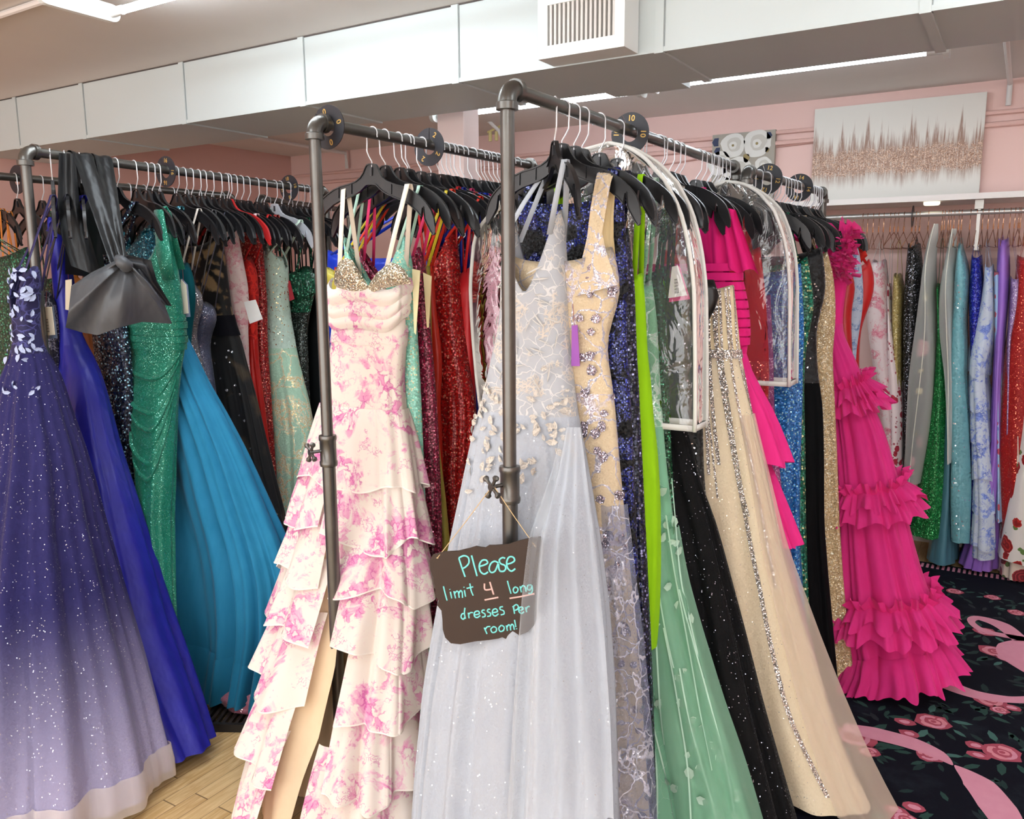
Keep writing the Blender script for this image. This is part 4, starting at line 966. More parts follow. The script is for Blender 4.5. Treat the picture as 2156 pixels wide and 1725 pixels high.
for pts, w_ in (([(1500, 612), (1502, 680), (1510, 750), (1528, 870), (1540, 950), (1552, 1020), (1573, 1130), (1590, 1220), (1608, 1320), (1630, 1420), (1655, 1520), (1690, 1600), (1735, 1700)], .014),
  ([(1522, 606), (1528, 680), (1533, 750), (1552, 870), (1572, 960), (1590, 1060), (1608, 1160), (1625, 1250)], .008), ([(1480, 610), (1481, 700), (1484, 800), (1488, 900), (1492, 1000)], .010), ([(1490, 612), (1490, 700), (1495, 800), (1503, 900), (1512, 980)], .012),
  ([(1512, 610), (1516, 700), (1520, 780), (1530, 830)], .008), ([(1535, 604), (1541, 680), (1547, 750), (1575, 860), (1600, 980), (1622, 1080), (1640, 1180), (1655, 1260), (1680, 1370)], .008), ([(1507, 608), (1508, 700), (1512, 750)], .006), ([(1528, 606), (1534, 700), (1539, 750)], .006), ([(1484, 760), (1490, 860), (1500, 960), (1510, 1050)], .006), ([(1518, 760), (1533, 860), (1547, 960), (1560, 1040), (1572, 1090)], .006), ([(1560, 780), (1580, 880), (1606, 1000), (1630, 1110), (1650, 1200), (1668, 1290)], .006), ([(1740, 1500), (1752, 1580), (1765, 1650), (1780, 1690)], .009)):
    px_stripe(g, 'rhinestone_stripe', st, pts, w_)
g.band('jewelled_belt', st, 1.325, 1.352, 90, .006)
rows = []
for k in range(20):
    z = 1.15-k*(1.12/19); rows.append([Vector(g.pt(-.55+.61*i/15, z, out=.008+.085*(i/15)**1.3*(1.15-z)**1.5+.006*math.sin(i*1.3+5*z)))+g.root.location for i in range(16)])
free_sheet(g.root, 'net_overskirt', tulle('f4e0ca', .34, 'f0d6c8'), rows)
# hot pink ruched gown
g = Gown('evening_gown', 'hot pink ruched gown with draped shoulder panel and ruffled skirt', 'A', 2.74,
  R=[(1560, 590), (1572, 640), (1577, 700), (1575, 740), (1562, 772), (1590, 850), (1603, 920), (1614, 1000), (1636, 1120), (1658, 1230), (1680, 1340), (1706, 1450), (1730, 1540)],
  mat=cloth('ee2a84', 'd91f72'), F=.2, bt=.05, bw=.05, bh=.07, waist=1.35, n=10, amp=.016, short='hot pink ruched gown', straps=[(.6, .1)], strap_w=.06)
for i in range(9): g.band('ruched_fold', cloth('ee2a84', 'd91f72'), 1.36+.030*i, 1.385+.030*i, 70, .010, rows=5)
g.flounce('skirt_ruffle', cloth('f23d92', 'e0267c'), .98, 1.33, .0, .075, 7, .02, 120, seed=1)
g.flounce('skirt_ruffle', cloth('f23d92', 'e0267c'), .72, 1.02, .0, .06, 7, .02, 120, seed=2)
P0 = at(1, 2.70, 1540, 480); pn = (0, -1, 0)
rows = []
for k in range(12):
    u = k/11; rows.append([Vector(onplane(P0, pn, 1488+(8+14*u)*0+(i/15)*(62+46*u)+4*u, 425+(138+6*math.sin(i*.9))*u+(i/15)*(18-6*u)))+Vector((0, .012*math.sin(i*1.5+u), 0)) for i in range(16)])
free_sheet(g.root, 'shoulder_drape', cloth('ee2a84', 'd91f72'), rows)
Gown('evening_gown', 'red gown with beaded flowers behind the far clear cover', 'A', 3.16,
  R=[(1600, 520), (1612, 620), (1618, 740), (1620, 800), (1612, 900), (1625, 1050), (1650, 1200), (1690, 1400)], mat=cloth('c41d23', 'a8151c'), skirt=glitter('b81a22', 'ff8a70', .1, 200.0), F=.2, bt=.03, bh=.05, n=8, amp=.012, straps=[(.7, .12), (-.7, -.12)], strap_w=.025, short='red beaded flower gown')
Gown('evening_gown', 'orchid pink mesh gown with scrolling sequins', 'A', 3.225,
  R=[(1622, 620), (1628, 740), (1630, 860), (1637, 960), (1647, 1060), (1660, 1150), (1677, 1240), (1700, 1330), (1722, 1420), (1745, 1510), (1760, 1572)], mat=sequin('a04a86', 'c47aa8', 'f0c8e0', 240.0, .9, .4, .5, .25, 16.0, '8a3a74'), F=.19, bt=.03, bh=.07, n=8, amp=.014, straps=[(.7, .12), (-.7, -.12)], short='orchid pink mesh gown')
garment_bag('clear garment cover with white piping over the bright blue gown', 'A', 3.17,
  L=[(1530, 384), (1500, 395), (1480, 430), (1465, 500), (1460, 600), (1462, 798)], R=[(1534, 383), (1570, 388), (1605, 408), (1636, 440), (1655, 485), (1667, 540), (1671, 600), (1670, 798)], d=.06)
Gown('evening_gown', 'bright blue sequin gown at the edge of the far clear cover', 'D', 3.33,
  R=[(1686, 555), (1690, 620), (1694, 700), (1690, 770), (1689, 850), (1685, 950), (1682, 1050), (1681, 1150), (1688, 1260), (1700, 1350)], mat=sequin('1f6fc0', '2f93e0', 'b8f0f0', 170.0, 1.0, .45, .5), F=.2, Fz=1.2, bt=.03, bh=.06, n=8, amp=.014, straps=[(.7, .12), (-.7, -.12)], short='bright blue sequin gown')
# rack by the paintings
Gown('evening_gown', 'emerald gown with iridescent mosaic sequins at the far rack', 'D', 3.42,
  R=[(1700, 540), (1708, 590), (1716, 640), (1706, 690), (1696, 740), (1692, 820), (1694, 950), (1695, 1100), (1700, 1250), (1712, 1400)], mat=sequin('0f6b4e', '1f9a78', 'e6e0a0', 120.0, 1.0, .5, .3), F=.3, bt=.03, bh=.05, n=7, amp=.010, straps=[(.7, .12), (-.7, -.12)], short='emerald mosaic sequin gown')
g = Gown('evening_gown', 'long black velvet gown with black sequins at the far rack', 'D', 3.52,
  R=[(1730, 520), (1738, 580), (1740, 610), (1730, 650), (1718, 690), (1719, 740), (1722, 790), (1732, 850), (1735, 950), (1735, 1100), (1742, 1200), (1750, 1300), (1762, 1445)], mat=glitter('0a0a0c', 'e8e8f4', .03, 130.0, '101013'), skirt=cloth('070709', '0c0c0e'), F=.36, bt=.05, bw=.04, bh=.08, waist=1.15, n=9, amp=.016, straps=[(.7, .12), (-.7, -.12)], strap_w=.04, short='long black velvet gown')
Gown('evening_gown', 'gold champagne sequin gown between the black and ruffled pink gowns', 'D', 3.66,
  R=[(1742, 530), (1755, 575), (1760, 640), (1758, 700), (1752, 740), (1757, 850), (1762, 960), (1766, 1100), (1773, 1220), (1783, 1330), (1793, 1412)], mat=sequin('c9a878', 'e0c79c', 'fff4dc', 230.0, .9, .5, .55), F=.42, bt=.03, bh=.05, n=8, amp=.012, straps=[(.7, .12), (-.7, -.12)], short='gold champagne sequin gown')
hp = tulle('f5429a', .82, 'ee2f8a')
g = Gown('ball_gown', 'hot pink tulle ball gown with rows of ruffles over the rug', 'D', 3.95,
  R=[(1782, 500), (1790, 560), (1776, 640), (1772, 700), (1790, 735), (1806, 770), (1830, 840), (1858, 900), (1875, 960), (1893, 1030), (1910, 1110), (1925, 1170), (1942, 1230), (1962, 1280), (1975, 1360)],
  L=[(1700, 500), (1705, 560), (1712, 640), (1722, 700), (1738, 760), (1752, 850), (1760, 950), (1766, 1050), (1768, 1150), (1770, 1250), (1775, 1330), (1800, 1420)],
  mat=cloth('f2388f', 'e82a80'), skirt=hp, F=.60, Fz=1.45, bt=.05, bw=.06, bh=.16, waist=1.36, n=13, amp=.024, M=140, rows=50, straps=[(.75, .14), (-.7, -.14)], strap_w=.035, short='hot pink tulle ball gown', hem=.07)
g.band('lining', cloth('e0267c', 'cf1c6e'), .10, 1.34, 90, -.02, rows=10)
for z, wv, k in ((1.10, .02, 1), (.70, .026, 2), (.30, .03, 3)):
    tl = lambda t, z=z: .035*math.cos(t)
    g.flounce('tulle_ruffle', hp, z-.10, z, .005, .085, 26, .022, 420, rows=6, zw=.012, seed=k, tilt=tl)
    g.flounce('tulle_ruffle', hp, z-.05, z+.012, .005, .075, 33, .026, 460, rows=5, zw=.016, seed=k+7, tilt=tl)
    g.flounce('tulle_ruffle', hp, z+.035, z-.015, .005, .055, 37, .024, 460, rows=5, zw=.014, seed=k+13, tilt=tl)
g.flounce('tulle_ruffle', hp, .06, .16, .005, .08, 28, .022, 420, rows=6, zw=.012, seed=21, tilt=lambda t: .06*math.cos(t)-.02)
for sgn in (1,):           # puffed shoulder
    m = MB(); rr = random.Random(11); c = Vector(at(1, 3.83, 1772, 535))-g.root.location
    for i in range(90):
        d = Vector((rr.uniform(-.3, 1), rr.uniform(-1, .4), rr.uniform(-1, .8))).normalized(); e = d.cross(Vector((rr.random(), rr.random(), 1))).normalized(); q = c+d*rr.uniform(.01, .04)+Vector((rr.uniform(-.02, .02), 0, rr.uniform(-.11, .10)))
        L_, W2 = rr.uniform(.02, .04), rr.uniform(.018, .032)
        m.grid([[q+d*(L_*a)+e*(W2*b*(.5+a))+d.cross(e)*(.008*math.sin(5*b+i)) for b in (-1, -.5, 0, .5, 1)] for a in (0, .5, 1)])
    m.build('shoulder_ruffle', hp, g.root, sharp=None)
Gown('evening_gown', 'plain red gown with large bow behind the ruffled pink gown', 'D', 4.06,
  R=[(1794, 575), (1804, 610), (1793, 640), (1792, 700), (1795, 750), (1805, 850)], mat=satin('c0141c', 'a30f18'), F=.3, bt=.03, bh=.05, straps=[(.7, .12)], n=7, amp=.01, short='red bow gown', L=[(1740, 580), (1745, 700), (1750, 850)])
Gown('evening_gown', 'pale blue floral gown with ruffled edge at the end of the far rack', 'D', 4.16,
  R=[(1800, 500), (1812, 540), (1817, 590), (1818, 640), (1812, 680), (1802, 740), (1800, 850)], mat=floral('c6d4e6', ('7f9ccc', '4f6fa8'), 16.0, .5), F=.3, bt=.03, bh=.04, straps=[(.7, .13), (-.6, -.12)], strap_w=.025, n=7, amp=.01, short='pale blue floral gown', L=[(1760, 500), (1765, 600), (1768, 850)])
Gown('evening_gown', 'scarlet gown with puffed bodice at the end of the far rack', 'D', 4.27,
  R=[(1830, 545), (1842, 580), (1840, 620), (1826, 655), (1812, 690), (1808, 760), (1815, 900)], mat=satin('cf1a1a', 'b01015', .4), F=.25, bt=.04, bh=.05, straps=[(.7, .12)], n=7, amp=.01, short='scarlet puffed gown', L=[(1770, 560), (1775, 700), (1780, 900)])
tag(MB().tube([at(1, 4.25, 1805, 520)+np.array([.03*math.sin(i*.6), 0, -.012*i]) for i in range(14)], [.004+.018*math.sin(PI*i/13)*(1+.3*math.sin(i*2.7)) for i in range(14)], 9).build('feather_boa', cloth('d9362a', 'b3201c')), 'fluffy red feather trim hanging from the last hangers of the far rack', 'feather trim')
GA = 'packed black hangers on the nearest rack'
for y in (2.68, 2.80, 2.85, 3.03, 3.08, 3.13, 3.21, 3.26, 3.31, 3.36):
    hanger('A', y, 'black plastic hanger with no dress showing on the nearest rack past the size 10 disc', GA, rnd.uniform(-.13, .13), 'black', rnd.uniform(-.06, .06))
for y in (3.58, 3.61, 3.72, 3.76, 3.80, 3.85, 3.89, 4.03, 4.10, 4.20, 4.24, 4.31):
    hanger('D', y, 'black plastic hanger with no dress showing on the rack before the glitter painting', 'packed black hangers by the paintings', rnd.uniform(-.13, .13), 'black', rnd.uniform(-.06, .06))
# ------------------------------------------------------------------ second rack (sizes 0 and 2)
FLP = floral('f8ece2', ('f095c4', 'd452a6'), 7.0, .495)
g = Gown('evening_gown', 'white and pink floral chiffon gown with tiered ruffled skirt', 'B', 2.02,
  R=[(866, 596), (862, 640), (858, 700), (853, 760), (850, 810), (858, 900), (866, 1000), (872, 1130), (876, 1250), (862, 1390), (850, 1540), (850, 1725)],
  L=[(702, 590), (706, 640), (701, 700), (695, 760), (682, 850), (665, 930), (645, 1040), (628, 1160), (612, 1280), (592, 1400), (575, 1560), (562, 1725)],
  mat=FLP, skirt=FLP, F=.50, Fp=2.2, bt=.06, bw=.05, bh=.12, waist=1.38, neck='cups', drop=.10, n=9, amp=.02, M=150, rows=60, straps=[(.52, .135), (-.48, -.115)], strap_mat=plain('f6ead8', .7), strap_w=.018, short='pink floral tiered gown')
fg = g
bpy.data.objects.remove(g.skirt)
zl = {}
def gapt(py, pl, pr_):
    a, b = g.hit(pl, py), g.hit(pr_, py); return a[1], a[0], b[0]
gp = sorted([gapt(1010, 702, 704), gapt(1150, 697, 716), gapt(1290, 690, 724), gapt(1400, 672, 738), gapt(1545, 655, 722), gapt(1725, 636, 668)])
gz = [q[0] for q in gp]; tl = lambda z: float(np.interp(z, gz, [q[1] for q in gp])); tr_ = lambda z: float(np.interp(z, gz, [q[2] for q in gp]))
zz = np.linspace(g.zw, .04, 46)
lin_m = cloth('ecd3b2', 'e2c6a2')
MB().grid([[g.pt(-3.3+(tl(z)+(.35*(tr_(z)-tl(z)) if z < .95 else 0)+3.3)*i/60, z, inset=.016) for i in range(61)] for z in zz]).build('lining_panel', lin_m, g.root, sharp=None)
MB().grid([[g.pt(tr_(z)-.02+(3.0-tr_(z))*i/60, z, inset=.016) for i in range(61)] for z in zz]).build('lining_panel', lin_m, g.root, sharp=None)
MB().grid([[g.pt(2*PI*i/100, z, inset=.004) for i in range(100)] for z in np.linspace(g.zw+.01, .96, 12)], True).build('skirt_yoke', FLP, g.root, sharp=None)
tz = [1.14, .985, .835, .685, .535, .385, .225]
for i, z in enumerate(tz):
    z0 = (tz[i+1]-.045) if i < 6 else .045
    lo = (z+z0)/2; wv = .014+.003*i; trim_w = plain('fbf3ea', .6)
    if z > 1.0:
        g.flounce('chiffon_tier', FLP, z0, z+.04, .002, .034+.005*i, 9, wv, 260, seed=i, zw=.014, edge=trim_w)
    else:
        g.flounce('chiffon_tier', FLP, z0, z+.03, .004, .040+.005*i, 9, wv, 150, -3.6, tl(lo), seed=i, zw=.018, tilt=lambda t: .012*math.sin(3*t+i), edge=trim_w)
        g.flounce('chiffon_tier', FLP, z0-.01, z+.02, .004, .040+.005*i, 9, wv, 150, tr_(lo), .9, seed=i+20, zw=.018, tilt=lambda t: .012*math.sin(3*t+i*2), edge=trim_w)
# jewelled cups, draped bands
cup = beads('e6dcc6', 'b3a489', 360.0)
for top_, bot_ in (([(703, 592), (705, 570), (714, 552), (728, 543), (742, 548), (756, 570), (775, 602)], [(704, 600), (712, 606), (722, 609), (735, 612), (748, 615), (762, 617), (776, 620)]),
                   ([(775, 602), (792, 576), (808, 562), (822, 552), (838, 556), (852, 568), (864, 590)], [(776, 620), (792, 613), (808, 608), (824, 604), (838, 601), (852, 599), (866, 598)])):
    rows = []
    for k in range(8):
        u = k/7; rows.append([Vector(at(1, 1.948-.030*math.sin(PI*u*.8+.3)*math.sin(PI*i/24), np.interp(i/24*6, range(7), [p[0] for p in top_])*(1-u)+u*np.interp(i/24*6, range(7), [p[0] for p in bot_]), np.interp(i/24*6, range(7), [p[1] for p in top_])*(1-u)+u*np.interp(i/24*6, range(7), [p[1] for p in bot_]))) for i in range(25)])
    free_sheet(g.root, 'jewelled_cup', cup, rows)
for k, (za, zb, o) in enumerate(((1.52, 1.575, .026), (1.485, 1.535, .022), (1.455, 1.50, .018))):
    P = []
    for r_ in range(5):
        u = r_/4; P.append([g.pt(-PI*i/60*1.0-.0, za+(zb-za)*u-.035*math.sin(PI*i/60)**2*(1 if k else .6)+.012*math.cos(4*PI*i/60), out=.004+o*math.sin(PI*u)*.7+.004) for i in range(61)])
    MB().grid(P).build('draped_band', FLP, g.root, sharp=None)
# ribbon bow tie of the straps
Gown('evening_gown', 'aqua gown of iridescent sequins beside the pink floral gown', 'B', 2.075,
  R=[(852, 495), (864, 520), (872, 600), (878, 700), (884, 800), (889, 920), (894, 1050), (899, 1180), (904, 1320), (908, 1450), (905, 1600), (890, 1725)],
  L=[(725, 500), (730, 600), (735, 800), (720, 1000), (700, 1200), (690, 1500)],
  mat=sequin('8fd6c0', 'a8e2d2', 'f0dca8', 200.0, .75, .35, .75, .28), F=.30, bt=.03, bh=.055, neck='v', drop=.16, n=9, amp=.014, straps=[(.75, .135), (-.75, -.10)], strap_mat=plain('bfe3d2', .6), short='aqua iridescent sequin gown')
Gown('evening_gown', 'deep fuchsia sequin gown squeezed beside the aqua gown', 'B', 2.14,
  R=[(884, 520), (897, 560), (902, 640), (910, 740), (918, 840), (924, 940), (928, 1040), (931, 1140), (930, 1250), (925, 1400)],
  mat=sequin('8a1038', 'b01a4c', 'f07898', 175.0, 1.1, .5, .15), F=.26, bt=.03, bh=.05, n=8, amp=.010, neck='v', drop=.12, straps=[(.8, .14), (-.7, -.11)], strap_mat=plain('e5386f', .5), short='deep fuchsia sequin gown')
Gown('evening_gown', 'mustard yellow satin gown showing as a thin strip', 'B', 2.20,
  R=[(905, 560), (908, 700), (915, 860), (924, 950), (936, 1050), (945, 1150), (950, 1300)], L=[(692, 630), (700, 700), (720, 900), (730, 1200)],
  mat=satin('b9ad4a', 'a3963c', .45), F=.22, bt=.03, bh=.05, n=7, amp=.010, straps=[(.8, .145), (-.7, -.1)], strap_mat=plain('e8d23a', .5), short='mustard yellow satin gown')
Gown('evening_gown', 'orange red satin gown glimpsed between fuchsia and red sequins', 'B', 2.26,
  R=[(912, 560), (918, 660), (930, 740), (930, 800), (926, 850), (932, 1000)], L=[(705, 505), (706, 600), (720, 900), (730, 1200)],
  mat=satin('d8301c', 'b92314', .35), F=.2, bt=.03, bh=.05, n=7, amp=.010, straps=[(.8, .12), (-.8, -.13)], strap_mat=plain('e23a22', .5), short='orange red satin gown')
Gown('evening_gown', 'bright red sequin gown in the middle of the second rack', 'B', 2.36,
  R=[(958, 482), (962, 510), (968, 560), (973, 640), (982, 720), (992, 800), (1001, 860), (1002, 920), (998, 1000), (1010, 1150), (1030, 1400)],
  L=[(902, 570), (905, 700), (910, 850), (915, 1000), (900, 1300)],
  mat=sequin('c01014', 'e22018', 'ff9a80', 165.0, 1.1, .5, .3), F=.22, bt=.04, bw=.05, bh=.08, neck='v', drop=.10, n=9, amp=.016, straps=[(.7, .16), (-.7, -.06)], strap_mat=plain('e0301c', .5), short='bright red sequin gown')
Gown('evening_gown', 'royal blue satin gown peeking out left of the pink floral gown', 'B', 2.44,
  R=[(940, 520), (948, 700), (960, 900), (985, 1200)], L=[(692, 500), (690, 560), (691, 640), (700, 800), (720, 1200)],
  mat=satin('1436b8', '0f2a98'), F=.2, bt=.03, bh=.05, n=7, amp=.010, straps=[(.8, .12), (-.8, -.14)], strap_w=.03, short='royal blue satin gown')
Gown('evening_gown', 'navy blue gown with fine crystal lines behind the red sequin gown', 'B', 2.50,
  R=[(985, 500), (996, 560), (1001, 640), (1000, 700), (1003, 760), (1006, 830), (1010, 900), (1015, 1000), (1030, 1200)],
  mat=lace('0b1540', '1a2560', 6.0, None, 'e8ecff', .012), F=.2, bt=.03, bh=.05, n=7, amp=.010, straps=[(.8, .15), (-.8, -.12)], short='navy crystal line gown', strap_mat=plain('1b2a7a', .5))
Gown('evening_gown', 'dusty rose lace gown beside the white edge of the clear cover', 'B', 2.60,
  R=[(1012, 480), (1020, 560), (1022, 700), (1028, 800), (1032, 900), (1045, 1100)], mat=lace('b08c86', 'd0b2a6', 18.0, None, 'd8c0b0', .08), F=.2, bt=.03, bh=.05, n=7, amp=.010, straps=[(.8, .15), (-.8, -.12)], strap_mat=plain('d88aa0', .5), short='dusty rose lace gown')
cols = [('d8262c', 'scarlet'), ('1c2f9c', 'cobalt'), ('e0407c', 'raspberry'), ('d3221f', 'tomato red'), ('14143a', 'ink blue')]
for k, (y, (c, nm)) in enumerate(zip((2.39, 2.42, 2.47, 2.68, 2.78), cols)):
    R_, L_ = hang_edge('B', y, .10, .12)
    Gown('evening_gown', nm+' strappy gown hidden behind its neighbours on the second rack', 'B', y, R_, satin(c, c, .4), L=L_, F=.2, bt=.025, bh=.035, n=6, amp=.006, M=48, rows=20, straps=[(.8, .12), (.4, .05), (-.4, -.06), (-.8, -.12)], strap_w=.011, short=nm+' strappy gown')
for y in (2.18, 2.31, 2.55, 2.63, 2.65, 2.71, 2.74, 2.81, 2.85):
    hanger('B', y, 'black plastic hanger with no dress showing on the second rack among coloured straps', 'packed black hangers on the second rack', rnd.uniform(-.13, .13), 'black', rnd.uniform(-.06, .06))
# ------------------------------------------------------------------ left rack (size 16)
NV = tulle('292759', .93, '37336c', 'f4f2ff', .035, ('a9a3c4', .62, .04))
g = Gown('ball_gown', 'navy to lilac glitter tulle ball gown with white leaf lace bodice', 'C', 1.735,
  R=[(88, 560), (86, 600), (84, 650), (83, 700), (94, 738), (125, 790), (153, 889), (177, 960), (222, 1124), (275, 1315), (328, 1501), (366, 1652)],
  L=[(30, 560), (22, 600), (22, 640), (29, 690), (30, 720), (8, 780), (-20, 880), (-45, 1000), (-80, 1200), (-110, 1450), (-130, 1680)],
  mat=lace('26244e', '4a4a86', 22.0, None, None, .05), skirt=NV, F=.30, bt=.05, bw=.07, bh=.36, waist=1.335, neck='v', drop=.16, n=13, amp=.05, M=200, rows=60, hem=.05, straps=[(.6, .10), (-.6, -.10)], strap_mat=plain('2a285a', .5), strap_w=.014, yaw=-.56, Yg=1.58, short='navy leaf lace ball gown', drift=.5)
g.band('lining', cloth('1c1c50', '262560'), .22, 1.32, 120, -.03, rows=14)
g.band('hem_band', tulle('f0e2d8', .42, 'f2e8e2'), .03, .12, 200, .014, rows=3)
rr = random.Random(2)
g.leaf_patches(plain('b4c0e2', .6), [(rr.uniform(-PI, .1), rr.uniform(1.30, 1.62)) for _ in range(66)]+[(rr.uniform(-2.6, -.2), rr.uniform(1.2, 1.3)) for _ in range(10)], .022, 6, .005)
g = Gown('cocktail_dress', 'short dark pewter pleated dress beside the navy ball gown', 'C', 1.79,
  R=[(105, 612), (118, 640), (126, 700), (130, 760), (124, 800), (110, 830)], L=[(80, 615), (82, 700), (92, 800), (95, 830)],
  mat=lace('2a2a33', '55555f', 30.0, None, 'a8a8b4', .06), F=.12, bt=.05, bw=.05, bh=.05, hem=1.12, waist=1.45, n=10, amp=.01, z_amp0=1.7, straps=[(.5, .06), (-.5, -.06)], strap_w=.008, yaw=-.56, short='short pewter dress', strap_mat=plain('2a2a33', .5))
price_tag('cream price tag with barcode hanging on the short pewter dress', 1.66, [(83, 648), (109, 646), (116, 705), (90, 708)], 'ece4cf', '5d6a80', True, (98, 615))
g = Gown('evening_gown', 'royal blue satin gown at the left rack with smooth full skirt', 'C', 1.85,
  R=[(128, 455), (142, 520), (152, 570), (163, 640), (165, 690), (188, 740), (214, 800), (250, 950), (300, 1120), (352, 1300), (392, 1420), (425, 1525)],
  L=[(98, 450), (106, 520), (112, 600), (122, 700), (126, 800), (130, 950), (170, 1200), (240, 1400), (330, 1560)],
  mat=satin('1c1a86', '2e30a8', .36), F=.26, bt=.04, bw=.05, bh=.16, waist=1.33, neck='v', drop=.1, n=5, amp=.028, hem=.05, M=140, rows=56, straps=[(.5, .06), (-.5, -.05)], strap_mat=satin('1c1a86', '2e30a8', .36), strap_w=.03, yaw=-.56, short='royal blue satin ball gown')
Gown('evening_gown', 'midnight navy sequin gown between the royal blue and green gowns', 'C', 2.00,
  R=[(240, 540), (258, 620), (268, 700), (278, 800), (284, 920), (292, 1050), (300, 1200), (330, 1400)], L=[(165, 520), (190, 640), (200, 760), (220, 900), (260, 1100), (290, 1300)],
  mat=sequin('0a1430', '122048', 'a8dcf0', 150.0, 1.2, .55, .1), F=.22, bt=.04, bh=.06, n=8, amp=.01, straps=[(.7, .1), (-.7, -.1)], strap_w=.03, short='midnight navy sequin gown')
gm = glitter('0f7f66', '8fe0c8', .14, 380.0, '0a6a54')
g = Gown('evening_gown', 'emerald glitter gown with draped waist and one shoulder strap', 'C', 2.085,
  R=[(362, 490), (372, 560), (383, 640), (386, 700), (388, 722), (380, 770), (372, 850), (368, 960), (367, 1100), (368, 1250), (372, 1400), (385, 1520), (405, 1560)],
  L=[(318, 520), (285, 600), (262, 690), (270, 790), (283, 950), (292, 1060), (302, 1200), (330, 1400), (352, 1580)],
  mat=gm, F=.46, bt=.05, bw=.05, bh=.08, waist=1.30, neck='one', drop=.16, n=7, amp=.012, hem=.03, M=140, rows=56, short='emerald draped gown', straps=None)
a = Vector(g.pt(-.55, 1.63)); T = Vector((.155, 0, RZ+hang_top(.155)+.005))
MB().ribbon([a+Vector((0, -.006, -.05)), a+Vector((.02, -.012, .05)), T+Vector((0, -.017, -.012)), T+Vector((0, 0, .003)), T+Vector((0, .017, -.02)), Vector(g.pt(.5, 1.62))], [.13, .085, .055, .052, .052, .08], .003).build('shoulder_strap', gm, g.root, sharp=None)
for k in range(7):         # swags pulled to the hip
    P = []
    for r_ in range(5):
        u = r_/4; P.append([g.pt(-.05-2.9*i/40, 1.29-.035*k+.02*u-(.10+.035*k)*math.sin(PI*(i/40)**.8)*(1-.2*k/7), out=.002+.012*math.sin(PI*u)*(.5+.5*math.sin(k*2.1+i*.13))) for i in range(41)])
    MB().grid(P).build('draped_fold', gm, g.root, sharp=None)
for k in range(5): g.band('waist_pleat', gm, 1.31+.028*k, 1.336+.028*k, 90, .008+.004*(k % 2), rows=4)
# turquoise tulle
tq = tulle('2380aa', .93, '3592be', None, .0, ('17698c', .6, .05))
g = Gown('ball_gown', 'turquoise blue tulle ball gown with full skirt beside the emerald gown', 'C', 2.20,
  R=[(330, 480), (340, 580), (372, 660), (392, 715), (430, 800), (468, 870), (512, 960), (560, 1075), (592, 1150), (615, 1230), (622, 1330), (605, 1440)],
  L=[(240, 480), (245, 600), (255, 700), (270, 800), (290, 1000), (320, 1200), (360, 1380), (412, 1490)],
  mat=sequin('0f5a6e', '1a7f96', 'a8f0f4', 170.0, 1.0, .5, .25), skirt=tq, F=.22, bt=.05, bw=.06, bh=.13, waist=1.38, neck='sweet', drop=.08, n=14, amp=.042, hem=.05, M=170, rows=60, straps=[(.7, .12), (-.7, -.12)], strap_w=.03, short='turquoise tulle ball gown', drift=.8)
g.band('lining', cloth('1d6f90', '2681a6'), .12, 1.36, 110, -.022, rows=12)
g.flounce('hem_net', tq, .05, .2, .004, .03, 12, .02, 200, seed=4)
Gown('evening_gown', 'dark teal velvet gown with ruched bodice behind the emerald strap', 'C', 2.29,
  R=[(396, 553), (408, 580), (412, 640), (402, 700), (398, 760), (405, 900), (430, 1100)], mat=cloth('0e4a52', '12606a'), F=.25, bt=.03, bh=.05, n=8, amp=.012, straps=[(.8, .13), (-.8, -.13)], strap_mat=plain('e6ded4', .6), short='dark teal velvet gown')
price_tag('tall cream price tag beside the emerald glitter gown', 2.12, [(381, 588), (392, 600), (397, 660), (380, 662)], 'eee8d8', '7c8aa8', False, (384, 560))
price_tag('blank cream price tag behind the grey satin bow', 1.80, [(138, 590), (151, 588), (152, 655), (138, 652)], 'ece4cf', None, False, (142, 560))
g = Gown('evening_gown', 'pewter grey glitter sheath gown curving along the left rack', 'C', 2.37,
  R=[(412, 600), (428, 610), (430, 640), (412, 690), (412, 720), (432, 790), (448, 860), (455, 920), (458, 980), (462, 1100)], mat=glitter('77757a', 'e8e6ea', .3, 260.0, '5f5d62'), F=.22, bt=.03, bh=.05, n=7, amp=.01, straps=[(.8, .13), (-.8, -.13)], strap_w=.006, short='pewter glitter sheath gown')
g = Gown('evening_gown', 'slate satin gown with folded metallic bust', 'C', 2.44,
  R=[(440, 635), (460, 645), (458, 670), (447, 700), (438, 720), (450, 800), (470, 950), (490, 1100)], mat=glitter('5a5e76', 'c8cce0', .2, 500.0, '444860', None, .35), F=.22, bt=.05, bh=.05, n=7, amp=.01, straps=[(.8, .13), (-.8, -.13)], strap_w=.006, short='slate folded bust gown')
BL = lace('15130f', '060607', 9.0, None, 'e8e8f0', .16)
g = Gown('evening_gown', 'black lace gown with nude lining and scattered crystals', 'C', 2.53,
  R=[(466, 500), (476, 570), (482, 620), (490, 680), (500, 700), (515, 760), (534, 830), (552, 910), (572, 1000), (592, 1080), (612, 1180), (625, 1300)],
  L=[(380, 520), (385, 640), (390, 760), (400, 900), (430, 1100), (470, 1300)], mat=lace('8c7452', '0b0b0c', 12.0, None, None, .22), skirt=lace('3a3022', '08080a', 7.0, None, None, .4), F=.30, bt=.05, bw=.05, bh=.12, waist=1.32, n=11, amp=.022, M=130, rows=50, straps=[(.8, .14), (-.8, -.13)], strap_w=.02, strap_mat=plain('141210', .5), short='black lace crystal gown')
g.band('waist_sash', cloth('09090f', '0d0d14'), 1.33, 1.42, 80, .006)
rr = random.Random(9); g.leaf_patches(beads('f0f0f4', 'c8c8d0'), [(rr.uniform(-1.6, -.05), rr.uniform(.5, 1.3)) for _ in range(40)], .009, 4, .006, .9)
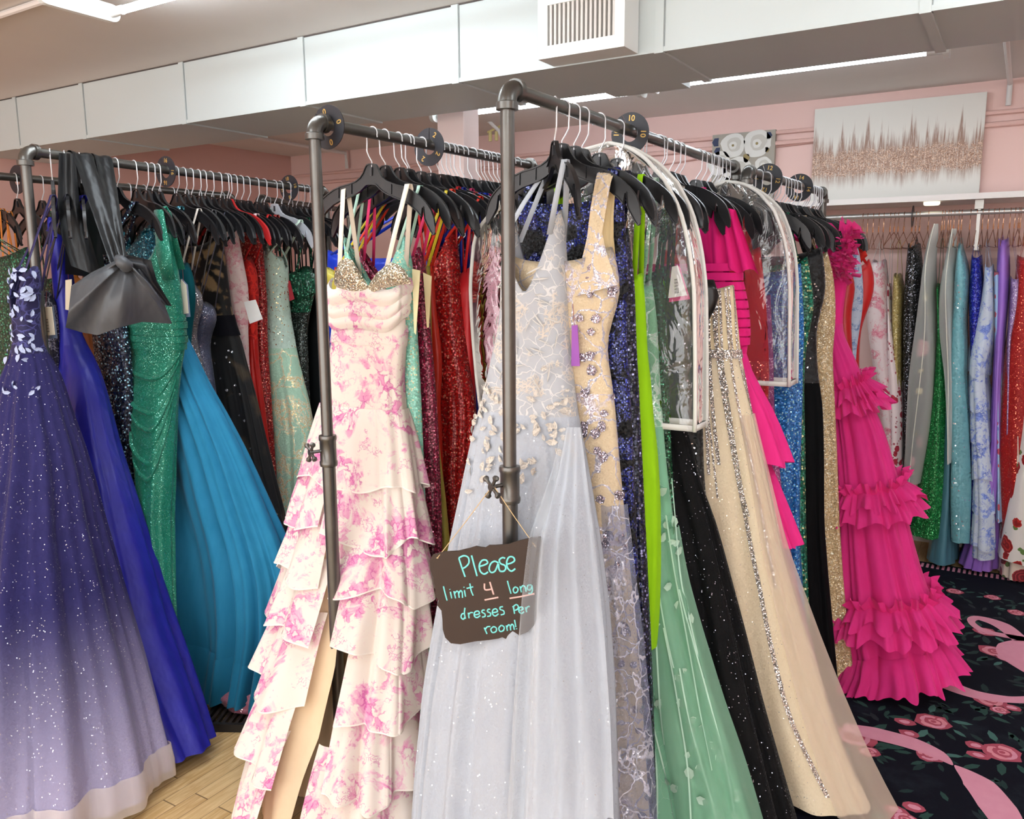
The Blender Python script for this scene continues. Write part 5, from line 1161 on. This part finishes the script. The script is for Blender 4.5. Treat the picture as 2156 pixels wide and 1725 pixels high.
g = Gown('evening_gown', 'pale pink watercolour floral gown beside the red embroidered gown', 'C', 2.62,
  R=[(496, 470), (512, 560), (520, 590), (524, 640), (520, 690), (522, 760), (532, 850), (545, 960)], mat=floral('f3dcd8', ('eaa4b0', 'd87a90'), 9.0, .5), F=.22, bt=.04, bh=.05, n=7, amp=.01, straps=[(.8, .13), (-.8, -.13)], strap_mat=plain('e8c8cc', .6), strap_w=.02, short='pale pink watercolour gown')
price_tag('white price tag tilted over the red embroidered gown', 2.55, [(514, 636), (538, 631), (553, 672), (526, 682)], 'f6f4f2', None, False, (520, 625))
g = Gown('evening_gown', 'red satin gown with swirling embroidery on the left rack', 'C', 2.70,
  R=[(528, 540), (540, 560), (545, 640), (540, 700), (545, 770), (556, 850), (566, 940), (575, 1040), (590, 1150)], mat=lace('b01210', 'd8281c', 26.0, None, None, .12), skirt=satin('b01210', 'c81c14', .3), F=.22, bt=.04, bh=.06, n=8, amp=.014, waist=1.3, straps=[(.8, .13), (-.8, -.13)], strap_mat=plain('d02020', .5), short='red embroidered gown')
Gown('evening_gown', 'crimson sequin gown between the red satin and mint gowns', 'C', 2.76,
  R=[(548, 470), (556, 560), (562, 640), (562, 720), (568, 800), (574, 900), (580, 1000), (592, 1150)], mat=sequin('9c0c12', 'c41a1a', 'ff9a80', 190.0, 1.0, .5, .25), F=.22, bt=.03, bh=.05, n=8, amp=.01, straps=[(.6, .12), (-.6, -.12)], strap_w=.02, short='crimson sequin gown')
mi = glitter('d6f2e2', 'ffe9b0', .10, 150.0, 'c6e2d4')
g = Gown('evening_gown', 'pale mint gown with iridescent feather pattern on a clear hanger', 'C', 2.88,
  R=[(590, 518), (604, 535), (607, 580), (606, 620), (612, 680), (622, 740), (636, 800), (648, 850), (656, 900), (662, 980), (664, 1100), (660, 1250)],
  L=[(536, 525), (535, 600), (540, 700), (545, 800), (552, 900), (560, 1000), (570, 1100), (590, 1250)], mat=mi, skirt=lace('b8e0c6', 'e2f0de', 10.0, None, 'ffe6a8', .05), F=.26, bt=.05, bw=.06, bh=.11, waist=1.25, n=9, amp=.014, M=120, rows=50, neck='cups', drop=.05, straps=[(.2, .16), (-.6, -.03)], strap_mat=plain('d5ecdc', .6), strap_w=.018, short='pale mint feather gown', hk='clear')
g = Gown('evening_gown', 'bottle green gown with ruffled sequin bodice behind the steel upright', 'C', 2.98,
  R=[(650, 560), (665, 575), (668, 600), (655, 640), (645, 700), (648, 800), (655, 950)], mat=sequin('0f4f38', '1a7050', '78d0a8', 150.0, 1.1, .4, .3), skirt=sequin('1c2420', '2c3832', '8a9a94', 200.0, .9, .4, .3), F=.2, bt=.06, bw=.03, bh=.05, waist=1.42, n=8, amp=.012, straps=[(.6, .12), (-.6, -.12)], short='bottle green ruffled gown')
g.flounce('bodice_ruffle', sequin('0f4f38', '1a7050', '78d0a8', 150.0, 1.1, .4, .3), 1.50, 1.60, .004, .04, 12, .015, 200, seed=3)
price_tag('small red price tag beside the bottle green gown', 2.9, [(606, 590), (611, 592), (620, 630), (610, 634)], 'c43a48', None, False, (607, 570))
Gown('evening_gown', 'plain black gown at the far end of the left rack', 'C', 3.08,
  R=[(672, 560), (682, 700), (690, 850), (700, 1000), (705, 1200)], mat=cloth('0b0d0e', '121516'), F=.2, bt=.03, bh=.06, n=8, amp=.012, straps=[(.7, .12), (-.7, -.12)], short='plain black gown')
hanger('C', 2.585, 'red plastic hanger standing out among the black hangers', None, .05, 'red')
for y in (2.14, 2.17, 2.33, 2.41, 2.48, 2.57, 2.66, 2.81, 2.92, 3.03, 3.12, 3.17):
    hanger('C', y, 'black plastic hanger with no dress showing on the left rack beyond the satin sash', 'packed black hangers on the left rack', rnd.uniform(-.13, .13), 'black', rnd.uniform(-.06, .06))
# ------------------------------------------------------------------ satin sash with bow thrown over the rail
sat = satin('0b0c0e', '141518', .38); bow_m = satin('56585c', '484a4e', .40)
nv = Vector((.84, -.54, 0)); K = Vector(at(0, -2.70, 262, 556))
r = empty('satin_sash', K); tag(r, 'black satin sash with a huge grey bow thrown over the left rail', 'sash')
def sheet_px(name, mat, L, R, d0, nseg=14, fold=.012, nf=3.0, ph=0.0, parent=r):
    """cloth strip between two traced edges, lying at set distances in front of the dresses"""
    rows = []; k = len(L)
    for j in range((k-1)*5+1):
        u = j/5; i = min(int(u), k-2); f = u-i
        a = np.array(L[i])*(1-f)+np.array(L[i+1])*f; b = np.array(R[i])*(1-f)+np.array(R[i+1])*f; dd = d0[i]*(1-f)+d0[i+1]*f
        row = []
        for q in range(nseg+1):
            v = q/nseg; p = a*(1-v)+b*v; P = Vector(onplane(K+nv*(dd+fold*math.cos(nf*2*PI*v+ph+.5*u)), nv, *p)); row.append(P)
        rows.append(row)
    return free_sheet(parent, name, mat, rows)
xr_ = lambda y: railx('C', y)
# two bands looped over the pipe
def over_rail(name, y0, y1, topz, front, back, w=None):
    rows = []
    N = 15
    for s in range(19):
        row = []
        for q in range(N+1):
            v = q/N; y = y0+(y1-y0)*v; rr_ = PR+.004+.0025*math.cos(v*7.5)
            if 4 <= s <= 14:
                g_ = PI*(s-4)/10; p = Vector((xr_(y)+rr_*math.cos(PI-g_), y, RZ+rr_*math.sin(PI-g_)))
            elif s < 4: p = Vector((xr_(y)-rr_-.004, y+(v-.5)*.02*(4-s), RZ-back*(4-s)/4+.004*math.cos(v*6)))
            else:
                f = (s-14)/4; tgt = Vector(onplane(K+nv*(.02+.006*math.cos(v*8)), nv, *front(v))); a = Vector((xr_(y)+rr_+.006, y, RZ-.02)); p = a.lerp(tgt, f)
            row.append(p)
        rows.append(row)
    return free_sheet(r, name, sat, rows)
over_rail('sash_band', 1.81, 1.895, 0, lambda v: (232+30*v, 556-6*v), .42)
over_rail('sash_band', 1.90, 1.975, 0, lambda v: (246+22*v, 548+4*v), .34)
sheet_px('sash_tail', sat, [(124, 322), (121, 430), (130, 500), (150, 560)], [(158, 324), (168, 430), (190, 500), (215, 585)], [-.16, -.14, -.11, -.08], fold=.006, nf=1.3)
# the bow: fan of folds spreading from the knot
rows = []
NB_ = 72
low = [(244, 548), (192, 574), (150, 602), (145, 650), (138, 690), (172, 700), (206, 706), (250, 690), (300, 678), (362, 682), (346, 640), (318, 600), (288, 568)]
lowp = np.array(low, float); lx = np.linspace(0, 1, len(low))
for j in range(16):
    u = j/15; row = []
    for q in range(NB_+1):
        v = q/NB_; e = np.array([np.interp(v, lx, lowp[:, 0]), np.interp(v, lx, lowp[:, 1])]); c = np.array([256+14*v, 556.0])
        p = c*(1-u)+e*u
        bulge = .03+.055*math.sin(PI*u**.8)+.030*u**.8*(1-2*abs(math.sin(v*PI*3.1+.6))**1.3)
        row.append(Vector(onplane(K+nv*bulge, nv, *p)))
    rows.append(row)
free_sheet(r, 'bow_loop', bow_m, rows)
sheet_px('bow_tail', satin('26272b', '34353a', .34), [(262, 546), (300, 545), (335, 600), (362, 645)], [(266, 566), (285, 600), (300, 640), (330, 640)], [.02, .045, .04, .02], fold=.012, nf=2)
sheet_px('bow_tail', satin('45474b', '3a3c40', .38), [(250, 545), (272, 538), (318, 548), (330, 590)], [(258, 566), (274, 570), (290, 580), (300, 600)], [.03, .06, .05, .03], fold=.006, nf=2)
MB().tube([Vector(onplane(K+nv*.03, nv, 250, 545))-K, Vector(onplane(K+nv*.075, nv, 258, 552))-K, Vector(onplane(K+nv*.07, nv, 266, 560))-K, Vector(onplane(K+nv*.02, nv, 272, 566))-K], [.016, .024, .024, .014], 10).build('knot', bow_m, r, sharp=None)
# ------------------------------------------------------------------ racks behind the left one
for y, c, nm, R_, L_ in ((1.72, None, 'bottle green sequin gown at the left edge of the picture', [(62, 520), (63, 620), (60, 760), (55, 900), (70, 1100)], [(-60, 520), (-70, 900), (-80, 1100)]),
                   (1.95, 'd9822f', 'orange strappy gown behind the navy ball gown', None, None), (2.16, None, 'pine green sequin gown behind the satin sash', None, None), (2.34, 'c9762a', 'amber gown behind the satin sash', None, None),
                   (2.50, '1f5a4c', 'dark spruce gown on the rack behind', None, None), (2.66, 'd8d2c8', 'ivory print gown on the rack behind', None, None), (2.82, '8a4a2a', 'copper gown on the rack behind', None, None), (2.98, '1a1c20', 'charcoal gown on the rack behind', None, None), (3.12, '3a5a50', 'sage dark gown on the rack behind', None, None)):
    if R_ is None: R_, L_ = hang_edge('E', y, .15, .22)
    Gown('evening_gown', nm, 'E', y, R_, sequin('0a3a26', '12583a', '58b088', 150.0, 1.1, .5, .2) if c is None else satin(c, c, .45), L=L_, F=.1, bt=.03, bh=.05, n=7, amp=.008, M=56, rows=26, straps=[(.8, .12), (.5, .07), (-.5, -.07), (-.8, -.12)], short=nm.split(' at ')[0].split(' behind ')[0].split(' on ')[0])
for k, (y, c, nm) in enumerate(((3.45, '14161a', 'black'), (3.56, '20343a', 'dark slate'), (3.67, '1c1e24', 'jet'), (3.78, '24402f', 'dark moss'), (3.9, '2a2024', 'dark plum'), (4.1, '303438', 'iron grey'))):
    R_, L_ = hang_edge('F', y, .15, .22)
    Gown('evening_gown', nm+' gown on the rack in the far left corner', 'F', y, R_, satin(c, c, .45), L=L_, F=.05, bt=.03, bh=.04, n=6, amp=.006, M=48, rows=20, straps=[(.8, .12), (-.8, -.12)], short=nm+' corner gown')
for y in (2.05, 2.25, 2.42, 2.58, 2.74, 2.9, 3.05):
    hanger('E', y, 'black plastic hanger with no dress showing on the rack behind the left one', 'packed black hangers on the rear rack', rnd.uniform(-.13, .13), 'black', rnd.uniform(-.06, .06))
# tags on the middle racks
price_tag('long cream price tag hanging beside the aqua sequin gown', 2.03, [(868, 566), (885, 570), (876, 705), (872, 700)], 'e6dcae', None, False, (872, 520))
price_tag('cream price tag hanging between fuchsia and red sequins', 2.10, [(891, 574), (909, 582), (903, 690), (899, 690)], 'e6d2a4', None, False, (893, 540))
price_tag('purple price tag hanging beside the silver grey lace bodice', 1.93, [(1204, 686), (1216, 684), (1221, 771), (1203, 771)], 'a05ab4', None, False, (1206, 640))
price_tag('pale grey price tag behind the red sequin gown', 2.42, [(969, 568), (983, 572), (979, 600), (975, 660)], 'b9b6a8', None, False, (972, 540))
price_tag('white price tag low beside the navy crystal gown', 2.45, [(982, 668), (990, 669), (990, 724), (986, 724)], 'ece9e4', None, False, (985, 640))
price_tag('pink and white price tag inside the near clear cover', 2.34, [(1415, 562), (1427, 559), (1447, 622), (1407, 628)], 'ece4e0', 'd2447e', True, (1420, 540))
# ------------------------------------------------------------------ hanging sign
def sign():
    C_ = Vector(at(1, 1.625, 1022, 1245)); yaw = .34; roll = .10
    r = empty('shop_sign', C_, yaw); tag(r, 'dark brown wooden notice asking for four long dresses, hung by twine', 'sign')
    ex = Vector((math.cos(yaw), math.sin(yaw), 0)); nrm = (math.sin(yaw), -math.cos(yaw), 0)
    def loc(px, py):      # spot of the notice in its own flat frame
        P = Vector(onplane(C_, nrm, px, py))-C_; return (P.dot(ex), P.z)
    out = [(905, 1180), (912, 1168), (932, 1162), (965, 1160), (990, 1154), (1003, 1150), (1012, 1152), (1022, 1153), (1030, 1148), (1042, 1148), (1070, 1146), (1095, 1138), (1120, 1132), (1138, 1130), (1146, 1142), (1148, 1165), (1144, 1190), (1140, 1205), (1143, 1215), (1138, 1226), (1136, 1236), (1138, 1260), (1134, 1290), (1126, 1315), (1112, 1330), (1092, 1338), (1078, 1341), (1068, 1346), (1058, 1341), (1050, 1344), (1030, 1347), (1000, 1350), (970, 1356), (950, 1354), (938, 1342), (933, 1325), (932, 1302), (930, 1285), (921, 1274), (924, 1264), (917, 1255), (917, 1240), (913, 1215), (907, 1200)]
    pts = [loc(*p) for p in out][::-1]
    MB().prism(pts, -.003, .003).build('board', plain('43352d', .75), r, False)
    def strokes(name, mat, lines, rad):
        m = MB()
        for ln in lines:
            P = [Vector((loc(*p)[0], -.0032, loc(*p)[1])) for p in ln]; Q = []
            if len(P) > 2:
                for i in range(len(P)-1):
                    p0, p1, p2, p3 = P[max(i-1, 0)], P[i], P[i+1], P[min(i+2, len(P)-1)]
                    for k in range(4):
                        t = k/4; Q.append(.5*((2*p1)+(-p0+p2)*t+(2*p0-5*p1+4*p2-p3)*t*t+(-p0+3*p1-3*p2+p3)*t**3))
                Q.append(P[-1])
            else: Q = P
            m.ribbon(Q, rad*2, .001, (0, 0, 1)) if False else m.tube(Q, rad, 6)
        o = m.build(name, mat, r, sharp=None); o.scale = (1, .25, 1); o.location = (0, -.0024, 0); return o
    def Z(x, y): return (880+x/4.314, 980+y/4.314)     # spots read off an enlarged view of the notice
    T = lambda L: [[Z(*p) for p in ln] for ln in L]
    please = [[(375, 840), (400, 920), (432, 1010)], [(375, 838), (420, 818), (460, 835), (465, 885), (430, 925), (400, 932)], [(490, 815), (515, 910), (540, 1003)],
      [(560, 915), (600, 905), (635, 885), (622, 858), (585, 862), (560, 905), (570, 960), (605, 985), (640, 965)], [(735, 885), (700, 868), (665, 890), (650, 940), (670, 970), (705, 955), (733, 890), (738, 935), (752, 962)],
      [(795, 842), (770, 835), (742, 858), (755, 890), (790, 905), (800, 935), (780, 960), (745, 958)], [(810, 895), (850, 885), (880, 862), (868, 832), (832, 830), (810, 870), (815, 925), (850, 958), (888, 935)]]
    limit = [[(235, 1095), (250, 1160), (268, 1225)], [(298, 1145), (310, 1205)], [(292, 1120), (294, 1126)], [(330, 1140), (345, 1205)], [(335, 1165), (355, 1140), (370, 1150), (378, 1200)], [(372, 1165), (390, 1135), (405, 1150), (408, 1200)], [(425, 1130), (435, 1190)], [(420, 1100), (422, 1107)], [(475, 1070), (485, 1130), (505, 1180)], [(445, 1115), (505, 1100)]]
    lng = [[(815, 1045), (830, 1100), (848, 1163)], [(885, 1100), (868, 1125), (880, 1155), (905, 1145), (910, 1115), (885, 1100)], [(930, 1095), (942, 1150)], [(935, 1115), (955, 1090), (975, 1100), (985, 1145)], [(1035, 1085), (1005, 1085), (995, 1115), (1015, 1130), (1035, 1105), (1037, 1085), (1042, 1130), (1030, 1158), (1005, 1160)]]
    dres = [[(430, 1290), (425, 1340), (435, 1390)], [(430, 1345), (405, 1345), (395, 1375), (415, 1395), (432, 1370)], [(460, 1335), (468, 1385)], [(463, 1355), (480, 1335), (505, 1335)], [(520, 1355), (560, 1345), (550, 1320), (520, 1330), (515, 1365), (540, 1380), (570, 1360)], [(610, 1312), (590, 1312), (585, 1330), (610, 1345), (612, 1368), (585, 1375)], [(660, 1305), (640, 1305), (635, 1325), (660, 1338), (660, 1362), (632, 1370)], [(685, 1335), (725, 1325), (712, 1300), (685, 1310), (680, 1345), (705, 1365), (735, 1345)], [(775, 1280), (750, 1285), (750, 1305), (780, 1318), (785, 1345), (755, 1355)],
      [(870, 1280), (880, 1345)], [(862, 1285), (895, 1262), (915, 1280), (905, 1305), (878, 1315)], [(925, 1315), (955, 1305), (950, 1285), (925, 1290), (920, 1325), (945, 1342), (965, 1325)], [(980, 1285), (990, 1330)], [(985, 1305), (998, 1282), (1018, 1278)]]
    room = [[(605, 1470), (630, 1528)], [(612, 1495), (630, 1465), (660, 1460)], [(690, 1460), (665, 1485), (680, 1515), (712, 1505), (715, 1475), (690, 1460)], [(760, 1448), (738, 1475), (750, 1505), (780, 1495), (785, 1465), (760, 1448)], [(805, 1450), (815, 1500)], [(810, 1470), (825, 1445), (840, 1455), (845, 1495)], [(840, 1470), (855, 1440), (870, 1452), (878, 1490)], [(880, 1400), (892, 1465)], [(897, 1478), (899, 1484)]]
    aq = plain('7fe3e0', .6); pk_ = plain('e8bcb4', .6)
    strokes('lettering', aq, T(please), .0023); strokes('lettering', aq, T(limit+lng+dres+room), .0019)
    strokes('pink_lettering', pk_, T([[(608, 1070), (612, 1125), (668, 1122)], [(655, 1055), (672, 1110), (690, 1170)], [(608, 1220), (670, 1208), (733, 1196)], [(835, 1205), (940, 1188), (1060, 1162)]]), .0022)
    # twine from the two holes up to the cross handle
    hub = Vector((-1.055, 1.71, 1.082))+Vector((-.36, -.93, 0)).normalized()*.052
    tw = []
    for hp_ in (Z(180, 838), (1128, 1150)):
        a = Vector(onplane(C_, nrm, *hp_))+Vector(nrm)*.004; tw.append((a, hub+Vector((0, 0, .004)) if not tw else hub+Vector((.012, -.01, .002))))
    m = MB()
    for a, b in tw:
        m.tube([a-C_, a.lerp(b, .5)-C_+Vector((0, 0, -.002)), b-C_], .0011, 6); m.lathe([(.0, -.002), (.003, 0), (.0, .002)], a-C_, 8)
    o = m.build('twine', plain('d9b98a', .8), r); o.matrix_parent_inverse = Matrix.Rotation(-yaw, 4, 'Z')
sign()

# things on the floor under the left rack
c0 = Vector(at(2, .0, 535, 1512)); r = empty('slatted_tray', (c0.x, c0.y, 0), .5); tag(r, 'black slatted tray on the wooden floor under the turquoise gown', 'tray')
MB().box((-.16, -.10, .001), (.16, -.085, .03)).box((-.16, .085, .001), (.16, .10, .03)).box((-.16, -.085, .001), (-.145, .085, .03)).box((.145, -.085, .001), (.16, .085, .03)).build('rim', plain('1a1615', .6), r, False)
m = MB()
for i in range(12): m.box((-.132+.024*i-.006, -.086, .012), (-.132+.024*i+.006, .086, .024))
m.build('slat', plain('2a211e', .6), r, False)
c0 = Vector(at(2, .05, 528, 1462)); rr = random.Random(31); m = MB(); P = []
for i in range(9):
    P.append([(c0.x+.12*math.sin(PI*(i+.3)/8.6)*math.cos(g)*(1+.25*rr.uniform(-1, 1)), c0.y+.1*math.sin(PI*(i+.3)/8.6)*math.sin(g)*(1+.25*rr.uniform(-1, 1)), .003+.10*(1-math.cos(PI*i/8))/2*(1+.15*rr.uniform(-1, 1))) for g in [2*PI*k/18 for k in range(18)]])
tag(m.grid(P, True).build('plastic_bundle', glitter('a8647a', 'ffe6e0', .2, 120.0, '8a5060', None, .3), sharp=None), 'crumpled shiny pink bundle on the floor behind the turquoise hem', 'bundle')
# ------------------------------------------------------------------ wall rail: dresses side on, rose gold wire hangers
def wx(px): return float(at(1, WY, px, 450)[0])
def WG(label, px, L, R, mat, short, skirt=None, b=.19, **k):
    kw = dict(bt=b*.75, bw=b*.7, bh=b, n=8, amp=.012, M=64, rows=34, waist=1.3, neck='soft', drop=.03, back=.02); kw.update(k)
    return Gown('evening_gown', label, 'W', wx(px), R, mat, skirt, L=L, short=short, yaw=0, **kw)
wst = plain('efe4e0', .6)
WG('white gown with pink watercolour flowers, leftmost on the wall rail', 1852, [(1838, 552), (1828, 600), (1826, 680), (1838, 760), (1852, 850), (1866, 950), (1870, 1100)], [(1866, 546), (1872, 600), (1876, 680), (1882, 760), (1890, 850), (1896, 950), (1900, 1100)], floral('f7e6e6', ('ee9cae', 'd8607c'), 9.0, .5), 'pink watercolour gown', straps=[(.5, .1), (-.5, .1)], strap_mat=wst, hem=.12)
WG('white gown with small red roses second on the wall rail', 1876, [(1868, 600), (1870, 700), (1872, 800), (1874, 900), (1876, 1100)], [(1876, 596), (1880, 650), (1890, 720), (1903, 790), (1908, 860), (1906, 985), (1900, 1100)], roses('f5e4e4', 'c9384c', '9a2034', 'b8606c', 22.0, .4), 'small red roses gown', hem=.14, straps=[(.5, .1)], strap_mat=wst)
WG('pale gold sequin gown on the wall rail', 1893, [(1882, 585), (1878, 660), (1882, 760), (1888, 900), (1890, 1050)], [(1898, 575), (1906, 600), (1903, 680), (1904, 780), (1904, 900), (1905, 1050)], sequin('b8a25c', 'd4c07c', 'fff0c0', 220.0, .9, .5, .5), 'pale gold sequin gown', b=.17, straps=[(.5, .1)], strap_mat=plain('d8c27a', .5), hem=.2)
WG('black sequin gown on the wall rail beside the gold gown', 1930, [(1913, 515), (1906, 590), (1902, 680), (1903, 780), (1907, 900), (1910, 1060)], [(1938, 512), (1944, 560), (1940, 640), (1934, 720), (1930, 820), (1930, 1060)], sequin('0a0a0c', '16161a', 'd8d8e8', 200.0, 1.0, .5, .3), 'black sequin gown', straps=[(.4, .1), (-.4, .06)], strap_w=.02, hem=.2)
WG('emerald green sequin gown on the wall rail', 1985, [(1972, 600), (1974, 680), (1973, 760), (1966, 840), (1952, 930), (1938, 1010), (1922, 1085)], [(1984, 596), (1988, 680), (1994, 760), (2000, 840), (2003, 930), (2004, 1010), (2006, 1098)], sequin('0a7a34', '12a04a', '70e890', 210.0, 1.1, .5, .3), 'emerald sequin gown', b=.22, hem=.17, amp=.02, straps=[(.5, .1)], strap_mat=plain('0a5a2c', .5))
WG('black gown with pastel rose print inside the left organza cover', 1956, [(1948, 580), (1936, 680), (1922, 780), (1913, 880), (1908, 1000)], [(1968, 570), (1970, 680), (1966, 780), (1955, 880), (1945, 1000)], roses('2a2a30', 'e8a8a8', 'c88088', 'd8c890', 9.0, .42), 'pastel rose print gown', b=.19, hem=.3)
def organza(label, L, R, b):
    Yf = lambda z: WY
    el, er = sorted(edge_world(L, Yf)), sorted(edge_world(R, Yf)); zs = np.linspace(el[0][0], el[-1][0], 26)
    I = lambda e: smooth1(np.interp(zs, [p[0] for p in e], [p[1] for p in e]), 2); xl, xr = I(el), I(er); cx_ = float((xl[-1]+xr[-1])/2)
    r = empty('organza_cover', (cx_, WY, 0)); tag(r, label, 'garment cover', 'organza covers on the wall rail'); P = []
    for z, a, c in zip(zs[::-1], xl[::-1], xr[::-1]):
        f = min(1, .15+(zs[-1]-z)*3.2); P.append([((a+c)/2-cx_+(c-a)/2*math.copysign(abs(math.cos(t))**.8, math.cos(t))+.006*math.sin(3*t+5*z), b*f*math.copysign(abs(math.sin(t))**.8, math.sin(t)), z) for t in [2*PI*i/40 for i in range(40)]])
    MB().grid(P, True).build('net_shell', tulle('f2f5f0', .32, 'f6f8f2'), r, sharp=None)
    MB().tube([Vector(row[30])+Vector((0, -.003, 0)) for row in P], .0022, 6).build('front_seam', plain('eae8da', .7), r)
organza('sheer white organza cover over the pastel rose print gown', [(1968, 472), (1955, 500), (1948, 540), (1944, 600), (1933, 690), (1918, 780), (1909, 880), (1904, 1000)], [(1974, 472), (1978, 486), (1968, 540), (1968, 600), (1976, 690), (1976, 780), (1968, 880), (1948, 1000)], .235)
WG('dark teal sequin gown inside the right organza cover', 2003, [(1994, 560), (1988, 600), (1992, 650), (2000, 720), (1985, 1000), (1955, 1165)], [(2010, 556), (2012, 600), (2010, 650), (2008, 720), (2012, 1000), (2018, 1182)], sequin('0c4a50', '14666c', '8ad8d8', 180.0, 1.0, .5, .3), 'dark teal sequin gown', skirt=satin('4a7a8a', '5c90a0', .35), b=.2, hem=.03, waist=1.35)
organza('sheer white organza cover over the dark teal sequin gown', [(2006, 482), (1998, 510), (1990, 560), (1981, 620), (1983, 700), (1996, 790), (2002, 900), (2003, 960)], [(2012, 482), (2014, 510), (2011, 560), (2012, 620), (2013, 700), (2010, 790), (2008, 900), (2008, 960)], .24)
WG('pale turquoise satin gown with crystal dots on the wall rail', 2026, [(2018, 520), (2010, 580), (2008, 640), (2002, 700), (1999, 780), (2001, 860), (2003, 940), (2001, 1010), (2006, 1085)], [(2026, 512), (2042, 560), (2044, 610), (2036, 660), (2039, 720), (2036, 790), (2042, 860), (2045, 940), (2048, 1010), (2043, 1092)], glitter('7fbcc4', 'ffffff', .04, 120.0, '6aa6b0', None, .32), 'pale turquoise satin gown', b=.24, hem=.17, n=6, amp=.03, straps=[(.3, .1)])
WG('royal blue sequin gown on the wall rail', 2058, [(2046, 540), (2040, 620), (2042, 700), (2045, 800), (2045, 1000)], [(2068, 536), (2072, 600), (2073, 650), (2062, 710), (2058, 800), (2065, 1000)], sequin('0f18a0', '1c28cc', '8898ff', 200.0, 1.0, .5, .35), 'royal blue sequin gown', b=.2, straps=[(.6, .1), (-.6, .1)], strap_w=.02, hem=.25)
fb = floral('dbe6f6', ('7f9cee', '3f5fd0'), 11.0, .5)
g = WG('white gown with blue flowers and tiered ruffles on the wall rail', 2082, [(2074, 560), (2070, 610), (2062, 650), (2050, 690), (2042, 760), (2043, 850), (2046, 950), (2048, 1050), (2044, 1118)], [(2092, 556), (2095, 610), (2097, 660), (2098, 700), (2078, 770), (2084, 850), (2090, 950), (2098, 1050), (2098, 1130)], fb, 'blue flower tiered gown', b=.235, hem=.10, straps=[(.5, .12), (-.5, .12)], strap_mat=plain('cfdcf4', .6))
for i, z in enumerate((1.26, 1.08, .90, .72, .54, .36)):
    g.flounce('ruffle_tier', fb, z-.20, z, .002, .022, 7, .008, 90, seed=i, zw=.012)
WG('pale blue gown with little red flowers on the wall rail', 2104, [(2092, 570), (2094, 680), (2094, 800), (2098, 900), (2098, 1000)], [(2108, 566), (2108, 680), (2112, 760), (2108, 860), (2110, 1000)], roses('a8c8ec', 'd8647a', 'b84860', '7ca0dc', 20.0, .35), 'little red flowers gown', b=.2, hem=.3)
WG('lavender pleated gown with long train on the wall rail', 2114, [(2102, 505), (2097, 600), (2094, 700), (2092, 800), (2085, 950), (2050, 1100), (2020, 1190)], [(2124, 500), (2128, 560), (2124, 640), (2116, 720), (2110, 800), (2108, 950), (2100, 1100), (2098, 1200)], satin('a67ad0', '8a5cc0', .4), 'lavender pleated gown', b=.215, hem=.03, n=12, amp=.02, straps=[(.5, .1), (-.5, .08)])
WG('lilac sequin gown beside the red gown on the wall rail', 2138, [(2128, 575), (2124, 640), (2120, 720), (2118, 850)], [(2150, 580), (2153, 620), (2146, 660), (2132, 700), (2128, 850)], sequin('a888c0', 'c4a8d8', 'f8ecff', 210.0, .9, .45, .5), 'lilac sequin gown', b=.22, hem=.3, straps=[(.3, .1)])
WG('red glitter gown at the right edge of the wall rail', 2160, [(2142, 535), (2138, 580), (2130, 640), (2120, 700), (2110, 780), (2103, 860), (2098, 940), (2104, 1040)], [(2178, 535), (2180, 700), (2190, 900), (2200, 1040)], glitter('b3120e', 'ff8a6a', .12, 220.0, '98100c'), 'red glitter gown', b=.23, hem=.2, straps=[(-.5, .1)])
WG('white gown with large red roses at the right edge of the picture', 2185, [(2165, 700), (2158, 800), (2142, 900), (2126, 980), (2112, 1060), (2097, 1138)], [(2210, 700), (2230, 900), (2250, 1138)], roses('f3ece4', 'c8342c', '8e1c1c', '6c8a4a', 11.0, .44), 'large red roses gown', b=.29, hem=.12)
WG('cream gown with dark red roses reaching the floor at the right', 2150, [(2135, 900), (2120, 1050), (2100, 1185)], [(2160, 900), (2180, 1050), (2190, 1200)], roses('e6d4c4', 'a8343a', '701c24', '5c6a40', 10.0, .46), 'dark red roses gown', b=.23, hem=.02)
for px in (1818, 1828, 1840, 1862, 1885, 1905, 1922, 1938, 1990, 1998, 2010, 2020, 2044, 2070, 2094, 2128, 2146):
    hanger('W', wx(px), 'rose gold wire hanger with no dress showing on the chrome wall rail', 'packed rose gold hangers on the wall rail', rnd.uniform(-.12, .12), 'wire')
